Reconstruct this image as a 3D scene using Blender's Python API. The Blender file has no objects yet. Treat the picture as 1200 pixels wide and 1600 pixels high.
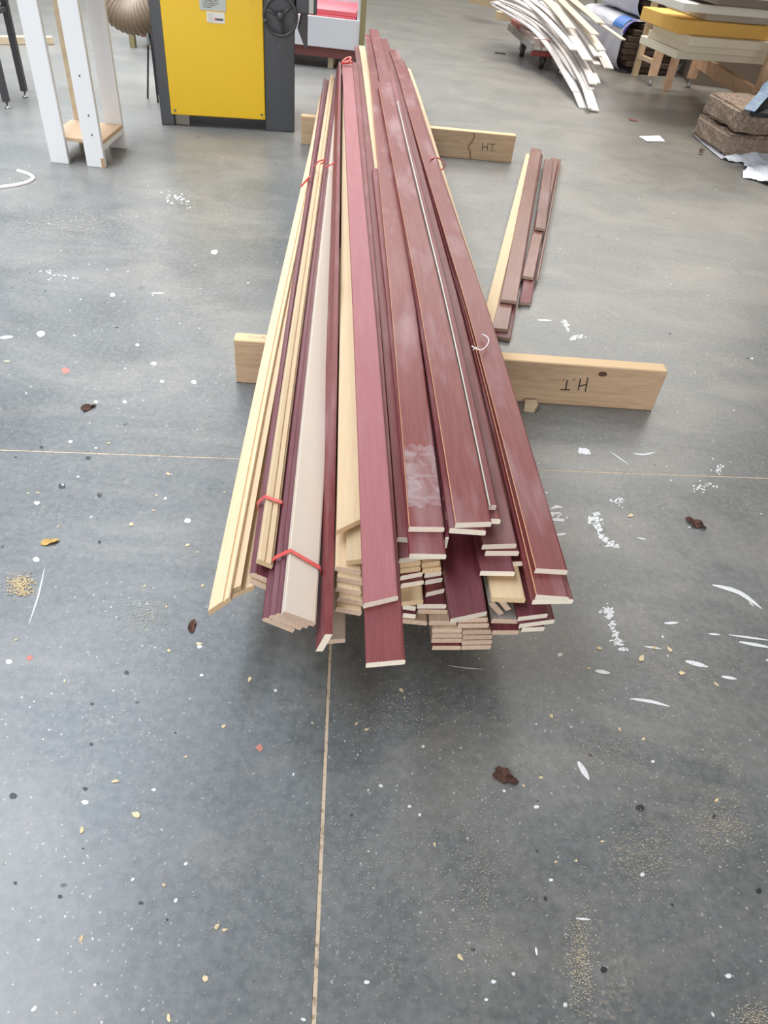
import bpy, bmesh, math, random
from mathutils import Vector, Matrix, noise
random.seed(7)
S = bpy.context.scene
C = S.collection

# ------------------------------------------------------------------ camera
PITCH = math.radians(42.3); ROLL = math.radians(6.9); CAM_H = 1.24; FPX = 1100.0
F = Vector((0, math.cos(PITCH), -math.sin(PITCH))); U = Vector((0, math.sin(PITCH), math.cos(PITCH))); R = Vector((1, 0, 0))
right = R*math.cos(ROLL) + U*math.sin(ROLL); up = U*math.cos(ROLL) - R*math.sin(ROLL)
cam_d = bpy.data.cameras.new('camera'); cam = bpy.data.objects.new('camera', cam_d); C.objects.link(cam)
cam_d.sensor_fit = 'VERTICAL'; cam_d.sensor_height = 36; cam_d.lens = FPX/1600*36; cam_d.clip_start = .02
cam.matrix_world = Matrix(((right.x, up.x, -F.x, 0), (right.y, up.y, -F.y, 0), (right.z, up.z, -F.z, CAM_H), (0, 0, 0, 1)))
S.camera = cam

# ------------------------------------------------------------------ world, skylights, added fill, exposure
W = bpy.data.worlds.new('world'); S.world = W; W.use_nodes = True
bg = W.node_tree.nodes['Background']; bg.inputs['Color'].default_value = (1.0, 0.985, 0.96, 1); bg.inputs['Strength'].default_value = 0.25
def area(name, loc, target, sx, sy, power, col):
    d = bpy.data.lights.new(name, 'AREA'); d.shape = 'RECTANGLE'; d.size = sx; d.size_y = sy; d.energy = power; d.color = col
    o = bpy.data.objects.new(name, d); C.objects.link(o); o.location = loc
    o.rotation_euler = (Vector(target)-Vector(loc)).to_track_quat('-Z', 'Y').to_euler()
    return o
area('skylight_left', (-2.9, 3.6, 4.6), (-2.9, 3.6, 0), 2.9, 8.5, 450, (.77, .87, 1.0)).data.spread = math.radians(108)
area('skylight_far', (0, 15.0, 7.0), (.3, 9.0, 0), 16.0, 5.0, 1120, (1.0, .955, .88))
area('added_fill_mid', (2.6, 7.0, 6.0), (2.4, 6.9, 0), 4.0, 4.0, 200, (1.0, .95, .88)).data.spread = math.radians(110)  # unseen fill lamp, added to brighten the far right side
area('open_door_behind', (-.4, -6.0, 1.6), (0, 3.0, .3), 5.0, 2.8, 330, (1.0, .98, .96))
S.view_settings.view_transform = 'Standard'; S.view_settings.look = 'None'
S.view_settings.exposure = 0.0; S.view_settings.gamma = 1.0; S.view_settings.use_curve_mapping = False

# ------------------------------------------------------------------ helpers
def at(px, py, z=0.0):
    dx, dy = px-600, py-800
    d = F*FPX + right*dx - up*dy
    t = (z-CAM_H)/d.z
    return Vector((d.x*t, d.y*t, z))
def tag(o, label=None, cat=None, group=None, kind=None):
    if label: o['label'] = label
    if cat: o['category'] = cat
    if group: o['group'] = group
    if kind: o['kind'] = kind
    return o
def mesh_obj(name, verts, faces, mats, parent=None, idx=None, smooth=False):
    me = bpy.data.meshes.new(name); me.from_pydata([tuple(v) for v in verts], [], faces); me.update()
    for m in (mats if isinstance(mats, (list, tuple)) else [mats]): me.materials.append(m)
    if idx: me.polygons.foreach_set('material_index', idx)
    if smooth: me.polygons.foreach_set('use_smooth', [True]*len(me.polygons))
    o = bpy.data.objects.new(name, me); C.objects.link(o)
    if parent: o.parent = parent
    return o
def empty(name, loc=(0, 0, 0), rz=0, **k):
    o = bpy.data.objects.new(name, None); C.objects.link(o); o.location = loc; o.rotation_euler = (0, 0, rz)
    o.empty_display_size = .05
    return tag(o, **k)
def bm_obj(name, bm, mats, parent=None, smooth=False):
    me = bpy.data.meshes.new(name)
    bmesh.ops.recalc_face_normals(bm, faces=bm.faces)
    bm.to_mesh(me); bm.free()
    for m in (mats if isinstance(mats, (list, tuple)) else [mats]): me.materials.append(m)
    if smooth: me.polygons.foreach_set('use_smooth', [True]*len(me.polygons))
    o = bpy.data.objects.new(name, me); C.objects.link(o)
    if parent: o.parent = parent
    return o
def add_box(bm, lo, hi, bevel=0.0, mat=None):
    r = bmesh.ops.create_cube(bm, size=1)
    vs = r['verts']
    for v in vs:
        v.co = Vector(((lo[i]+hi[i])/2 + v.co[i]*(hi[i]-lo[i]) for i in range(3)))
    if mat: 
        for v in vs: v.co = mat @ v.co
    if bevel:
        es = list({e for v in vs for e in v.link_edges})
        bmesh.ops.bevel(bm, geom=es, offset=bevel, segments=1, affect='EDGES')
def box(name, lo, hi, m, parent=None, bevel=0.002, mat=None):
    bm = bmesh.new(); add_box(bm, lo, hi, bevel, mat); return bm_obj(name, bm, m, parent)
def beam(name, p, q, w, h, m, parent=None, bevel=.003, upv=Vector((0, 0, 1))):
    """rectangular bar from p to q, w across, h deep"""
    p = Vector(p); q = Vector(q); d = (q-p); L = d.length; y = d.normalized(); x = y.cross(upv)
    if x.length < 1e-4: x = Vector((1, 0, 0))
    x.normalize(); z = x.cross(y)
    M = Matrix(((x.x, y.x, z.x, p.x), (x.y, y.y, z.y, p.y), (x.z, y.z, z.z, p.z), (0, 0, 0, 1)))
    return box(name, (-w/2, 0, -h/2), (w/2, L, h/2), m, parent, bevel, M)
def tube(name, pts, rad, m, parent=None, seg=10, radii=None, closed=False):
    pts = [Vector(p) for p in pts]; n = len(pts); vs = []; fs = []
    ref = Vector((0, 0, 1))
    for i, p in enumerate(pts):
        a = pts[(i-1) % n] if (closed or i) else p; b = pts[(i+1) % n] if (closed or i < n-1) else p
        t = (b-a).normalized()
        x = t.cross(ref)
        if x.length < .05: x = t.cross(Vector((0, 1, 0)))
        x.normalize(); y = x.cross(t); r = radii[i] if radii else rad
        for k in range(seg):
            an = 2*math.pi*k/seg; vs.append(p + x*math.cos(an)*r + y*math.sin(an)*r)
    for i in range(n if closed else n-1):
        j = (i+1) % n
        for k in range(seg): fs.append((i*seg+k, i*seg+(k+1) % seg, j*seg+(k+1) % seg, j*seg+k))
    if not closed: fs.append(tuple(range(seg-1, -1, -1))); fs.append(tuple(range((n-1)*seg, n*seg)))
    return mesh_obj(name, vs, fs, m, parent, smooth=True)
def catmull(P, n=8):
    P = [Vector(p) for p in P]; Q = [P[0]*2-P[1]]+P+[P[-1]*2-P[-2]]; out = []
    for i in range(1, len(Q)-2):
        for k in range(n):
            t = k/n; a, b, c, d = Q[i-1], Q[i], Q[i+1], Q[i+2]
            out.append(.5*((2*b)+(c-a)*t+(2*a-5*b+4*c-d)*t*t+(3*b-a-3*c+d)*t**3))
    out.append(P[-1]); return out
def ribbon(name, pts, width, thick, mats, parent=None, side=None):
    """flat strip swept along pts; its width lies level, across the path"""
    vs = []; fs = []; idx = []; n = len(pts)
    for i, p in enumerate(pts):
        a = pts[max(0, i-1)]; b = pts[min(n-1, i+1)]; t = (b-a).normalized()
        x = side.normalized() if side else t.cross(Vector((0, 0, 1))).normalized()
        u_ = x.cross(t).normalized()
        for sx, sz in ((-1, -1), (-1, 1), (1, 1), (1, -1)): vs.append(p + x*sx*width/2 + u_*sz*thick/2)
    for i in range(n-1):
        for k in range(4): fs.append((i*4+k, i*4+(k+1) % 4, i*4+4+(k+1) % 4, i*4+4+k)); idx.append(0)
    fs += [(0, 1, 2, 3), (n*4-1, n*4-2, n*4-3, n*4-4)]; idx += [len(mats)-1 if isinstance(mats, (list, tuple)) else 0]*2
    return mesh_obj(name, vs, fs, mats, parent, idx)

# ------------------------------------------------------------------ materials
def mat(name, col, rough=.6, spec=.5, metal=0.0):
    m = bpy.data.materials.new(name); m.use_nodes = True; b = m.node_tree.nodes['Principled BSDF']
    b.inputs['Base Color'].default_value = (*col, 1); b.inputs['Roughness'].default_value = rough
    b.inputs['Specular IOR Level'].default_value = spec; b.inputs['Metallic'].default_value = metal
    return m
class NT:
    def __init__(s, m): s.t = m.node_tree; s.b = s.t.nodes['Principled BSDF']
    def n(s, ty, **k):
        x = s.t.nodes.new(ty)
        for a, v in k.items(): setattr(x, a, v)
        return x
    def l(s, a, b): s.t.links.new(a, b)
    def coord(s, scale, kind='Object', off=False):
        tc = s.n('ShaderNodeTexCoord'); mp = s.n('ShaderNodeMapping'); mp.inputs['Scale'].default_value = scale
        s.l(tc.outputs[kind], mp.inputs['Vector'])
        if off:
            oi = s.n('ShaderNodeObjectInfo'); ml = s.n('ShaderNodeMath', operation='MULTIPLY'); ml.inputs[1].default_value = 37.0
            s.l(oi.outputs['Random'], ml.inputs[0]); s.l(ml.outputs[0], mp.inputs['Location'])
        return mp.outputs[0]
    def noise(s, vec, scale, detail=3, rough=.5, dist=0):
        x = s.n('ShaderNodeTexNoise'); x.inputs['Scale'].default_value = scale; x.inputs['Detail'].default_value = detail
        x.inputs['Roughness'].default_value = rough; x.inputs['Distortion'].default_value = dist; s.l(vec, x.inputs['Vector']); return x.outputs['Fac']
    def ramp(s, fac, stops):
        r = s.n('ShaderNodeValToRGB'); e = r.color_ramp.elements
        while len(e) < len(stops): e.new(.5)
        for i, (p, c) in enumerate(stops): e[i].position = p; e[i].color = (*c, 1) if len(c) == 3 else c
        s.l(fac, r.inputs[0]); return r.outputs[0]
    def mix(s, fac, a, b, blend='MIX'):
        x = s.n('ShaderNodeMix', data_type='RGBA', blend_type=blend)
        for sock, v in ((x.inputs[0], fac), (x.inputs[6], a), (x.inputs[7], b)):
            if isinstance(v, (int, float)): sock.default_value = v
            elif isinstance(v, tuple): sock.default_value = (*v, 1)
            else: s.l(v, sock)
        return x.outputs[2]
    def bump(s, h, strength=.2, dist=.002):
        x = s.n('ShaderNodeBump'); x.inputs['Strength'].default_value = strength; x.inputs['Distance'].default_value = dist
        s.l(h, x.inputs['Height']); s.l(x.outputs[0], s.b.inputs['Normal'])
def g3(v): return (v, v, v)
def board_mat(name, c0, c1, rough=.45, dust=0.0, grain=.5, spec=.5, coat=0.0):
    m = mat(name, c0, rough, spec); t = NT(m)
    v = t.coord((60, 2.2, 60), off=True); g = t.noise(v, 3.0, 4, .6)
    col = t.mix(t.ramp(g, [(.35, g3(0)), (.7, g3(1))]), c0, c1)
    v2 = t.coord((6, 1.2, 6), off=True); p = t.noise(v2, 2.2, 3, .6)
    if dust:
        d = t.ramp(p, [(.50, g3(0)), (.72, g3(dust))]); col = t.mix(d, col, (.56, .44, .45))
    oi = t.n('ShaderNodeObjectInfo'); hs = t.n('ShaderNodeHueSaturation'); mr = t.n('ShaderNodeMapRange')
    mr.inputs[3].default_value = .84; mr.inputs[4].default_value = 1.14
    t.l(oi.outputs['Random'], mr.inputs[0]); t.l(mr.outputs[0], hs.inputs['Value']); t.l(col, hs.inputs['Color'])
    t.l(hs.outputs[0], t.b.inputs['Base Color'])
    rr = t.n('ShaderNodeMapRange'); rr.inputs[3].default_value = rough-.12; rr.inputs[4].default_value = rough+.15
    t.l(p, rr.inputs[0]); t.l(rr.outputs[0], t.b.inputs['Roughness'])
    if coat: t.b.inputs['Coat Weight'].default_value = coat; t.b.inputs['Coat Roughness'].default_value = .22
    vb = t.coord((90, 5, 90), off=True); t.bump(t.noise(vb, 4, 3), grain, .0006)
    return m
M = {}
M['red'] = board_mat('red_painted_wood', (.165, .032, .033), (.21, .050, .050), .46, .2, spec=.35)
M['red_worn'] = board_mat('red_gloss_wood', (.17, .032, .030), (.225, .052, .048), .38, .30, spec=.28, coat=.06)
M['red_matt'] = board_mat('red_matt_wood', (.34, .110, .116), (.38, .130, .136), .5, .1, spec=.35)
M['red_dark'] = board_mat('dark_red_wood', (.12, .020, .030), (.165, .032, .042), .45, .08, spec=.35)
M['red_plum'] = board_mat('plum_painted_wood', (.13, .032, .042), (.18, .052, .062), .42, .08, spec=.4)
M['cream'] = board_mat('raw_cream_wood', (.70, .505, .305), (.74, .555, .345), .6, 0, .25, .3)
M['white_primer'] = board_mat('primed_pale_wood', (.70, .60, .50), (.74, .60, .46), .5, 0, .3, .4)
M['grey_face'] = board_mat('grey_primed_wood', (.34, .31, .29), (.44, .40, .37), .6, 0, .3, .3)
M['tan'] = board_mat('tan_wood', (.52, .34, .18), (.62, .44, .26), .65, 0, .4, .3)
M['bare'] = board_mat('bare_brown_wood', (.40, .28, .19), (.52, .39, .28), .65, 0, .4, .3)
M['red_bare'] = M['red']; M['pale_edge'] = board_mat('pale_pink_edge', (.62, .46, .42), (.70, .56, .52), .5, 0, .3, .3)
END = board_mat('sawn_pale_end', (.82, .74, .62), (.90, .83, .72), .8, 0, .2, .2)
END_BROWN_SHADE = board_mat('sawn_brown_shade_end', (.56, .41, .31), (.66, .51, .40), .8, 0, .2, .2)  # browner copy of END; shade low in the pile is mixed into the colour
EDGE = mat('bare_orange_arris', (.62, .33, .17), .7)
M['brown_film'] = board_mat('brown_wrapped_wood', (.15, .050, .032), (.22, .080, .050), .36, .2, .3, spec=.35, coat=.25)

def timber_mat():
    m = mat('rough_pine', (.5, .34, .19), .75, .25); t = NT(m)
    v = t.coord((2.0, 30, 30)); g = t.noise(v, 2.6, 5, .65, 1.2)
    c = t.ramp(g, [(.25, (.44, .29, .175)), (.5, (.56, .39, .25)), (.75, (.64, .47, .31))])
    v2 = t.coord((1, 1, 1)); vo = t.n('ShaderNodeTexVoronoi'); vo.inputs['Scale'].default_value = 6; t.l(v2, vo.inputs['Vector'])
    k = t.ramp(vo.outputs['Distance'], [(.045, g3(1)), (.085, g3(0))]); c = t.mix(k, c, (.14, .075, .04))
    st = t.noise(v2, 3.2, 4, .6); c = t.mix(t.ramp(st, [(.55, g3(0)), (.8, g3(.45))]), c, (.24, .18, .12))
    t.l(c, t.b.inputs['Base Color']); t.bump(g, .3, .001); return m
TIMBER = timber_mat()
TIMBER_TOP = mat('pale_pine_top', (.72, .50, .29), .7, .25)
def rack_mat():
    m = mat('pink_pine', (.62, .40, .27), .7, .25); t = NT(m)
    v = t.coord((14, 14, 14)); g = t.noise(v, 1.5, 4, .6); t.l(t.ramp(g, [(.3, (.62, .40, .26)), (.7, (.78, .55, .38))]), t.b.inputs['Base Color']); return m
RACK = rack_mat()
PALE = rack_mat(); PALE.name = 'pale_pine'
for e, c in zip([n for n in PALE.node_tree.nodes if n.type == 'VALTORGB'][0].color_ramp.elements, ((.58, .44, .28, 1), (.70, .56, .38, 1))): e.color = c

def floor_mat():
    m = mat('power_floated_concrete', (.2, .21, .2), .5, .5); t = NT(m)
    g = t.n('ShaderNodeNewGeometry'); v = g.outputs['Position']
    def mp(sc, rot=0):
        x = t.n('ShaderNodeMapping'); x.inputs['Scale'].default_value = sc; x.inputs['Rotation'].default_value = (0, 0, rot); t.l(v, x.inputs[0]); return x.outputs[0]
    a = t.noise(mp((1, 1, 1)), .55, 5, .6); b = t.noise(mp((1, 1, 1)), 3.5, 6, .65, .5)
    base = t.ramp(a, [(.3, (.074, .081, .081)), (.5, (.102, .106, .103)), (.72, (.150, .150, .140))])
    base = t.mix(t.ramp(b, [(.35, g3(.0)), (.7, g3(.5))]), base, (.200, .205, .198))
    # warm dusty traffic film, streaky
    c = t.noise(mp((1.2, 2.3, 1), .35), 1.3, 6, .65, .8)
    base = t.mix(t.ramp(c, [(.46, g3(0)), (.68, g3(.42))]), base, (.33, .29, .245))
    # floor colour turns paler and warmer towards the far half
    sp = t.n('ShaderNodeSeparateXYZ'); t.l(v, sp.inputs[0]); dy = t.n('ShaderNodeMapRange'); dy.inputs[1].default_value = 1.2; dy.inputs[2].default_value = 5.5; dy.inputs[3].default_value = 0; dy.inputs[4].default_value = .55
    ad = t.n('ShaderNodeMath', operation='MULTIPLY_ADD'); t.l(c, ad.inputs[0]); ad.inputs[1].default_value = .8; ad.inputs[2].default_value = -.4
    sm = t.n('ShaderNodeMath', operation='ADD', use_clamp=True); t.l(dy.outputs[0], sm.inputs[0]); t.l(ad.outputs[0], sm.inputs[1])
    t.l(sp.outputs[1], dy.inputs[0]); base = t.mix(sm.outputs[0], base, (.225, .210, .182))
    # fine sanded mottling
    d = t.noise(mp((1, 1, 1)), 60, 4, .7); base = t.mix(t.ramp(d, [(.40, g3(0)), (.62, g3(.16))]), base, (.40, .39, .37))
    # dark oil spots
    def spots(scale, thr, keep, seedshift, col, base, soft=.35):
        x = t.n('ShaderNodeMapping'); x.inputs['Location'].default_value = (seedshift, seedshift*.7, 0); t.l(v, x.inputs[0])
        w = t.n('ShaderNodeTexNoise'); w.inputs['Scale'].default_value = scale*1.6; w.inputs['Detail'].default_value = 2; t.l(x.outputs[0], w.inputs[0])
        ad = t.n('ShaderNodeVectorMath', operation='SCALE'); ad.inputs['Scale'].default_value = .35/scale; t.l(w.outputs['Color'], ad.inputs[0])
        sm = t.n('ShaderNodeVectorMath', operation='ADD'); t.l(ad.outputs[0], sm.inputs[0]); t.l(x.outputs[0], sm.inputs[1])
        vo = t.n('ShaderNodeTexVoronoi'); vo.voronoi_dimensions = '2D'; vo.inputs['Scale'].default_value = scale; t.l(sm.outputs[0], vo.inputs['Vector'])
        se = t.n('ShaderNodeSeparateColor'); t.l(vo.outputs['Color'], se.inputs[0])
        # radius varies per cell; most cells are empty
        rad = t.n('ShaderNodeMapRange'); rad.inputs[1].default_value = keep; rad.inputs[2].default_value = 1; rad.inputs[3].default_value = 0.0; rad.inputs[4].default_value = thr
        t.l(se.outputs[0], rad.inputs[0])
        sub = t.n('ShaderNodeMath', operation='SUBTRACT'); t.l(rad.outputs[0], sub.inputs[0]); t.l(vo.outputs['Distance'], sub.inputs[1])
        mr = t.n('ShaderNodeMapRange'); mr.inputs[1].default_value = 0; mr.inputs[2].default_value = thr*soft; t.l(sub.outputs[0], mr.inputs[0])
        return mr.outputs[0]
    base = t.mix(spots(3.2, .11, .55, 3.1, None, base, 1.2), base, (.085, .085, .082))
    base = t.mix(spots(9, .055, .80, 8.3, None, base, .5), base, (.03, .03, .032))
    clump = t.ramp(t.noise(mp((1, 1, 1)), 1.3, 3, .6), [(.42, g3(.25)), (.6, g3(1))])
    def masked(s_, mk):
        x = t.n('ShaderNodeMath', operation='MULTIPLY'); t.l(s_, x.inputs[0]); t.l(mk, x.inputs[1]); return x.outputs[0]
    base = t.mix(spots(13, .055, .78, 1.7, None, base, .3), base, (.72, .71, .69))
    base = t.mix(masked(spots(38, .10, .66, 5.2, None, base, .4), clump), base, (.62, .60, .56))
    base = t.mix(masked(spots(80, .16, .5, 9.9, None, base, .5), clump), base, (.50, .45, .38))
    # ground-in sawdust, right-hand side mostly
    e = t.noise(mp((3, 1.6, 1), -.5), 2.2, 8, .8, .4); f2 = t.noise(mp((1, 1, 1)), 160, 2, .6)
    em = t.ramp(e, [(.54, g3(0)), (.70, g3(1))]); fm = t.ramp(f2, [(.51, g3(0)), (.60, g3(.55))])
    base = t.mix(masked(em, fm), base, (.48, .39, .29))
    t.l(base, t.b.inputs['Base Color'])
    rr = t.n('ShaderNodeMapRange'); rr.inputs[3].default_value = .26; rr.inputs[4].default_value = .44; t.l(b, rr.inputs[0]); t.l(rr.outputs[0], t.b.inputs['Roughness'])
    t.bump(d, .06, .001)
    return m
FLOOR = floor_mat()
JOINT = mat('sawdust_in_joint', (.30, .22, .15), .9, .1)
nt = NT(JOINT); _v = nt.coord((1, 1, 1)); nt.l(nt.ramp(nt.noise(_v, 90, 3, .7), [(.28, (.22, .16, .11)), (.50, (.62, .48, .34))]), nt.b.inputs['Base Color'])
SLAB_EDGE = mat('slab_edge', (.13, .10, .075), .9, .1)
TAPE = mat('red_plastic_tape', (.78, .10, .09), .35); TAPE.node_tree.nodes['Principled BSDF'].inputs['Transmission Weight'].default_value = .1
STRING = mat('white_string', (.85, .78, .76), .7)
INK = mat('black_marker', (.03, .025, .03), .6)
WHITEPAINT = mat('white_gloss_paint', (.80, .79, .78), .45)
PAINTSPOT = mat('dried_white_paint', (.74, .74, .73), .6)
BLACKSPOT = mat('black_spot', (.025, .027, .03), .5)
REDSPOT = mat('faded_red_spot', (.55, .19, .14), .7)
CHIP = board_mat('wood_chip', (.66, .50, .28), (.78, .63, .40), .7, 0, .3, .2)
LEAF = board_mat('dry_brown_leaf', (.06, .03, .022), (.13, .06, .04), .7, 0, .3, .2)
YELLOWLEAF = board_mat('dry_yellow_leaf', (.55, .33, .10), (.66, .44, .16), .7, 0, .3, .2)

# ------------------------------------------------------------------ floor: four slabs with open joints
def jx(y): return .0135-.102*y           # long joint
def jy(x): return 1.565+.1346*x          # cross joint
floor = mesh_obj('floor', [(-14, -4, -.035), (14, -4, -.035), (14, 22, -.035), (-14, 22, -.035)], [(0, 1, 2, 3)], JOINT)
tag(floor, kind='structure', label='grey power-floated concrete workshop floor with joints', )
X0 = (.0135-.102*1.565)/(1+.102*.1346); Y0 = jy(X0)
def slab(corners):
    n = len(corners); c = sum((Vector(p) for p in corners), Vector((0, 0)))/n
    top = [(p[0], p[1], 0) for p in corners]; bot = [(p[0], p[1], -.03) for p in corners]
    fs = [tuple(range(n))]+[(i, i+n, (i+1) % n+n, (i+1) % n) for i in range(n)]
    fs = [tuple(range(n))]+[((i+1) % n, i, i+n, (i+1) % n+n) for i in range(n)]
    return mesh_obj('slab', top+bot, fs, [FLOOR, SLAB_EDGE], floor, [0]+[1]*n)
G1 = .0035; G2 = .0024   # half gaps
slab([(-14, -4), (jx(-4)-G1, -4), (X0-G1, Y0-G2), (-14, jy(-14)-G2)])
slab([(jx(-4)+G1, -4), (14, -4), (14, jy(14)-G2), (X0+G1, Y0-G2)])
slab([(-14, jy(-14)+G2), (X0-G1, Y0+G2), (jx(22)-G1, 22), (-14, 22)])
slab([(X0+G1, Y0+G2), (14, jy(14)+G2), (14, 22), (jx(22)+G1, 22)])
# sawdust packed into the joints, just below the surface
fill_a = mesh_obj('joint_filler', [(jx(-4)-G1, -4, -.0016), (jx(-4)+G1, -4, -.0016), (jx(22)+G1, 22, -.0016), (jx(22)-G1, 22, -.0016)], [(0, 1, 2, 3)], JOINT, floor)
fill_b = mesh_obj('joint_filler', [(-14, jy(-14)-G2, -.0004), (14, jy(14)-G2, -.0004), (14, jy(14)+G2, -.0004), (-14, jy(-14)+G2, -.0004)], [(0, 1, 2, 3)], JOINT, floor)

# ------------------------------------------------------------------ two timber bearers marked H.T.
def bearer(p0, p1, L, h, th, label, strokes, extra):
    p0 = Vector((*p0, 0)); p1 = Vector((*p1, 0)); ang = math.atan2(p1.y-p0.y, p1.x-p0.x)
    root = empty('timber_bearer', p0, ang, label=label, cat='timber', group='timber bearers under the pile')
    bm = bmesh.new(); add_box(bm, (0, 0, 0), (L, th, h), .003)
    for v in bm.verts:
        v.co.y += .0012*noise.noise(Vector((v.co.x*4, 0, v.co.z*8)))
    b = bm_obj('beam', bm, [TIMBER, TIMBER_TOP], root)
    for pl in b.data.polygons:
        if pl.normal.z > .7: pl.material_index = 1  # top face takes a paler, plain pine colour
    inks = bmesh.new()
    for (a, c) in strokes:
        a = Vector((a[0], 0, a[1])); c = Vector((c[0], 0, c[1])); d = (c-a); n = Vector((-d.z, 0, d.x)).normalized()*.0020
        vs = [inks.verts.new(q+Vector((0, -.0004, 0))) for q in (a-n, c-n, c+n, a+n)]; inks.faces.new(vs)
    bm_obj('marker_writing', inks, INK, root)['label'] = 'black handwritten H.T. on the timber face'
    extra(root, th, h)
    return root
def near_extra(root, th, h):
    w = bmesh.new()      # faint scribble on the top edge at the left end
    P = [(.035, .03), (.055, .030), (.045, .030), (.045, .018), (.060, .018), (.064, .030), (.068, .020), (.073, .031), (.078, .018), (.090, .026), (.082, .034), (.096, .020), (.108, .026)]
    for a, c in zip(P[:-1], P[1:]):
        a = Vector((*a, h+.0004)); c = Vector((*c, h+.0004)); n = Vector((-(c-a).y, (c-a).x, 0)).normalized()*.0006
        w.faces.new([w.verts.new(q) for q in (a-n, c-n, c+n, a+n)])
    bm_obj('scribble', w, mat('faint_pencil', (.40, .27, .24), .7), root)
    k = bmesh.new(); bmesh.ops.create_circle(k, cap_ends=True, segments=14, radius=.011)
    for v in k.verts: v.co = Vector((1.153+v.co.x*1.3, -.0006, .124+v.co.y*.8))
    bm_obj('knot', k, mat('dark_knot', (.10, .05, .03), .7), root)
    s = bmesh.new(); s.faces.new([s.verts.new(q) for q in ((1.33, -.0006, .058), (1.356, -.0006, .058), (1.356, -.0006, .061), (1.33, -.0006, .060))])
    bm_obj('end_split', s, mat('pale_split', (.66, .52, .36), .8), root)
bearer((-.514, 1.884), (.838, 2.012), 1.358, .15, .048, 'nearer pine bearer timber under the pile, H.T. written upside down at its right end',
       [((1.1094, 0.1077), (1.1162, 0.0557)), ((1.0872, 0.1024), (1.0917, 0.0597)), ((1.0902, 0.0741), (1.1127, 0.0831)), ((1.0336, 0.0572), (1.0648, 0.0588)), ((1.0469, 0.0944), (1.0503, 0.0586)), ((1.0332, 0.0944), (1.0369, 0.0924)), ((1.0665, 0.0983), (1.0702, 0.0963))], near_extra)
def far_extra(root, th, h):
    s = bmesh.new()
    P = [(1.004, .145), (1.012, .12), (.998, .09), (.985, .07), (1.000, .04), (1.010, .004)]
    for a, c in zip(P[:-1], P[1:]):
        s.faces.new([s.verts.new(q) for q in ((a[0]-.006, -.0006, a[1]), (c[0]-.006, -.0006, c[1]), (c[0]+.006, -.0006, c[1]), (a[0]+.006, -.0006, a[1]))])
    bm_obj('cross_knot', s, mat('brown_knot', (.33, .19, .09), .75), root)
bearer((-.745, 4.464), (.505, 4.592), 1.258, .15, .048, 'farther pine bearer timber under the pile, H.T. written upright at its right end',
       [((1.0666, 0.0972), (1.0717, 0.053)), ((1.0983, 0.0978), (1.1002, 0.0545)), ((1.0695, 0.0732), (1.0997, 0.0764)), ((1.1121, 0.0599), (1.1169, 0.0589)), ((1.1083, 0.0928), (1.1436, 0.0949)), ((1.1265, 0.094), (1.1287, 0.0548)), ((1.1439, 0.0612), (1.1487, 0.0602))], far_extra)

# ------------------------------------------------------------------ the pile of mouldings
# pile frame: w runs along the boards away from the camera, u runs across to the right
_l = math.hypot(.127, .992); AX = Vector((-.127/_l, .992/_l, 0)); BX = Vector((AX.y, -AX.x, 0)); PANG = math.atan2(-AX.x, AX.y)
def uw(u, w, z): return BX*u + AX*w + Vector((0, 0, z))
def sag(w):
    """how far the boards droop beyond the two bearers"""
    if w < 1.95: return -.042*((1.95-w)/1.2)**1.7
    if w > 4.5: return -.03*((w-4.5)/1.5)**1.8
    return -.006*math.sin((w-1.95)/2.55*math.pi)
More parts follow.
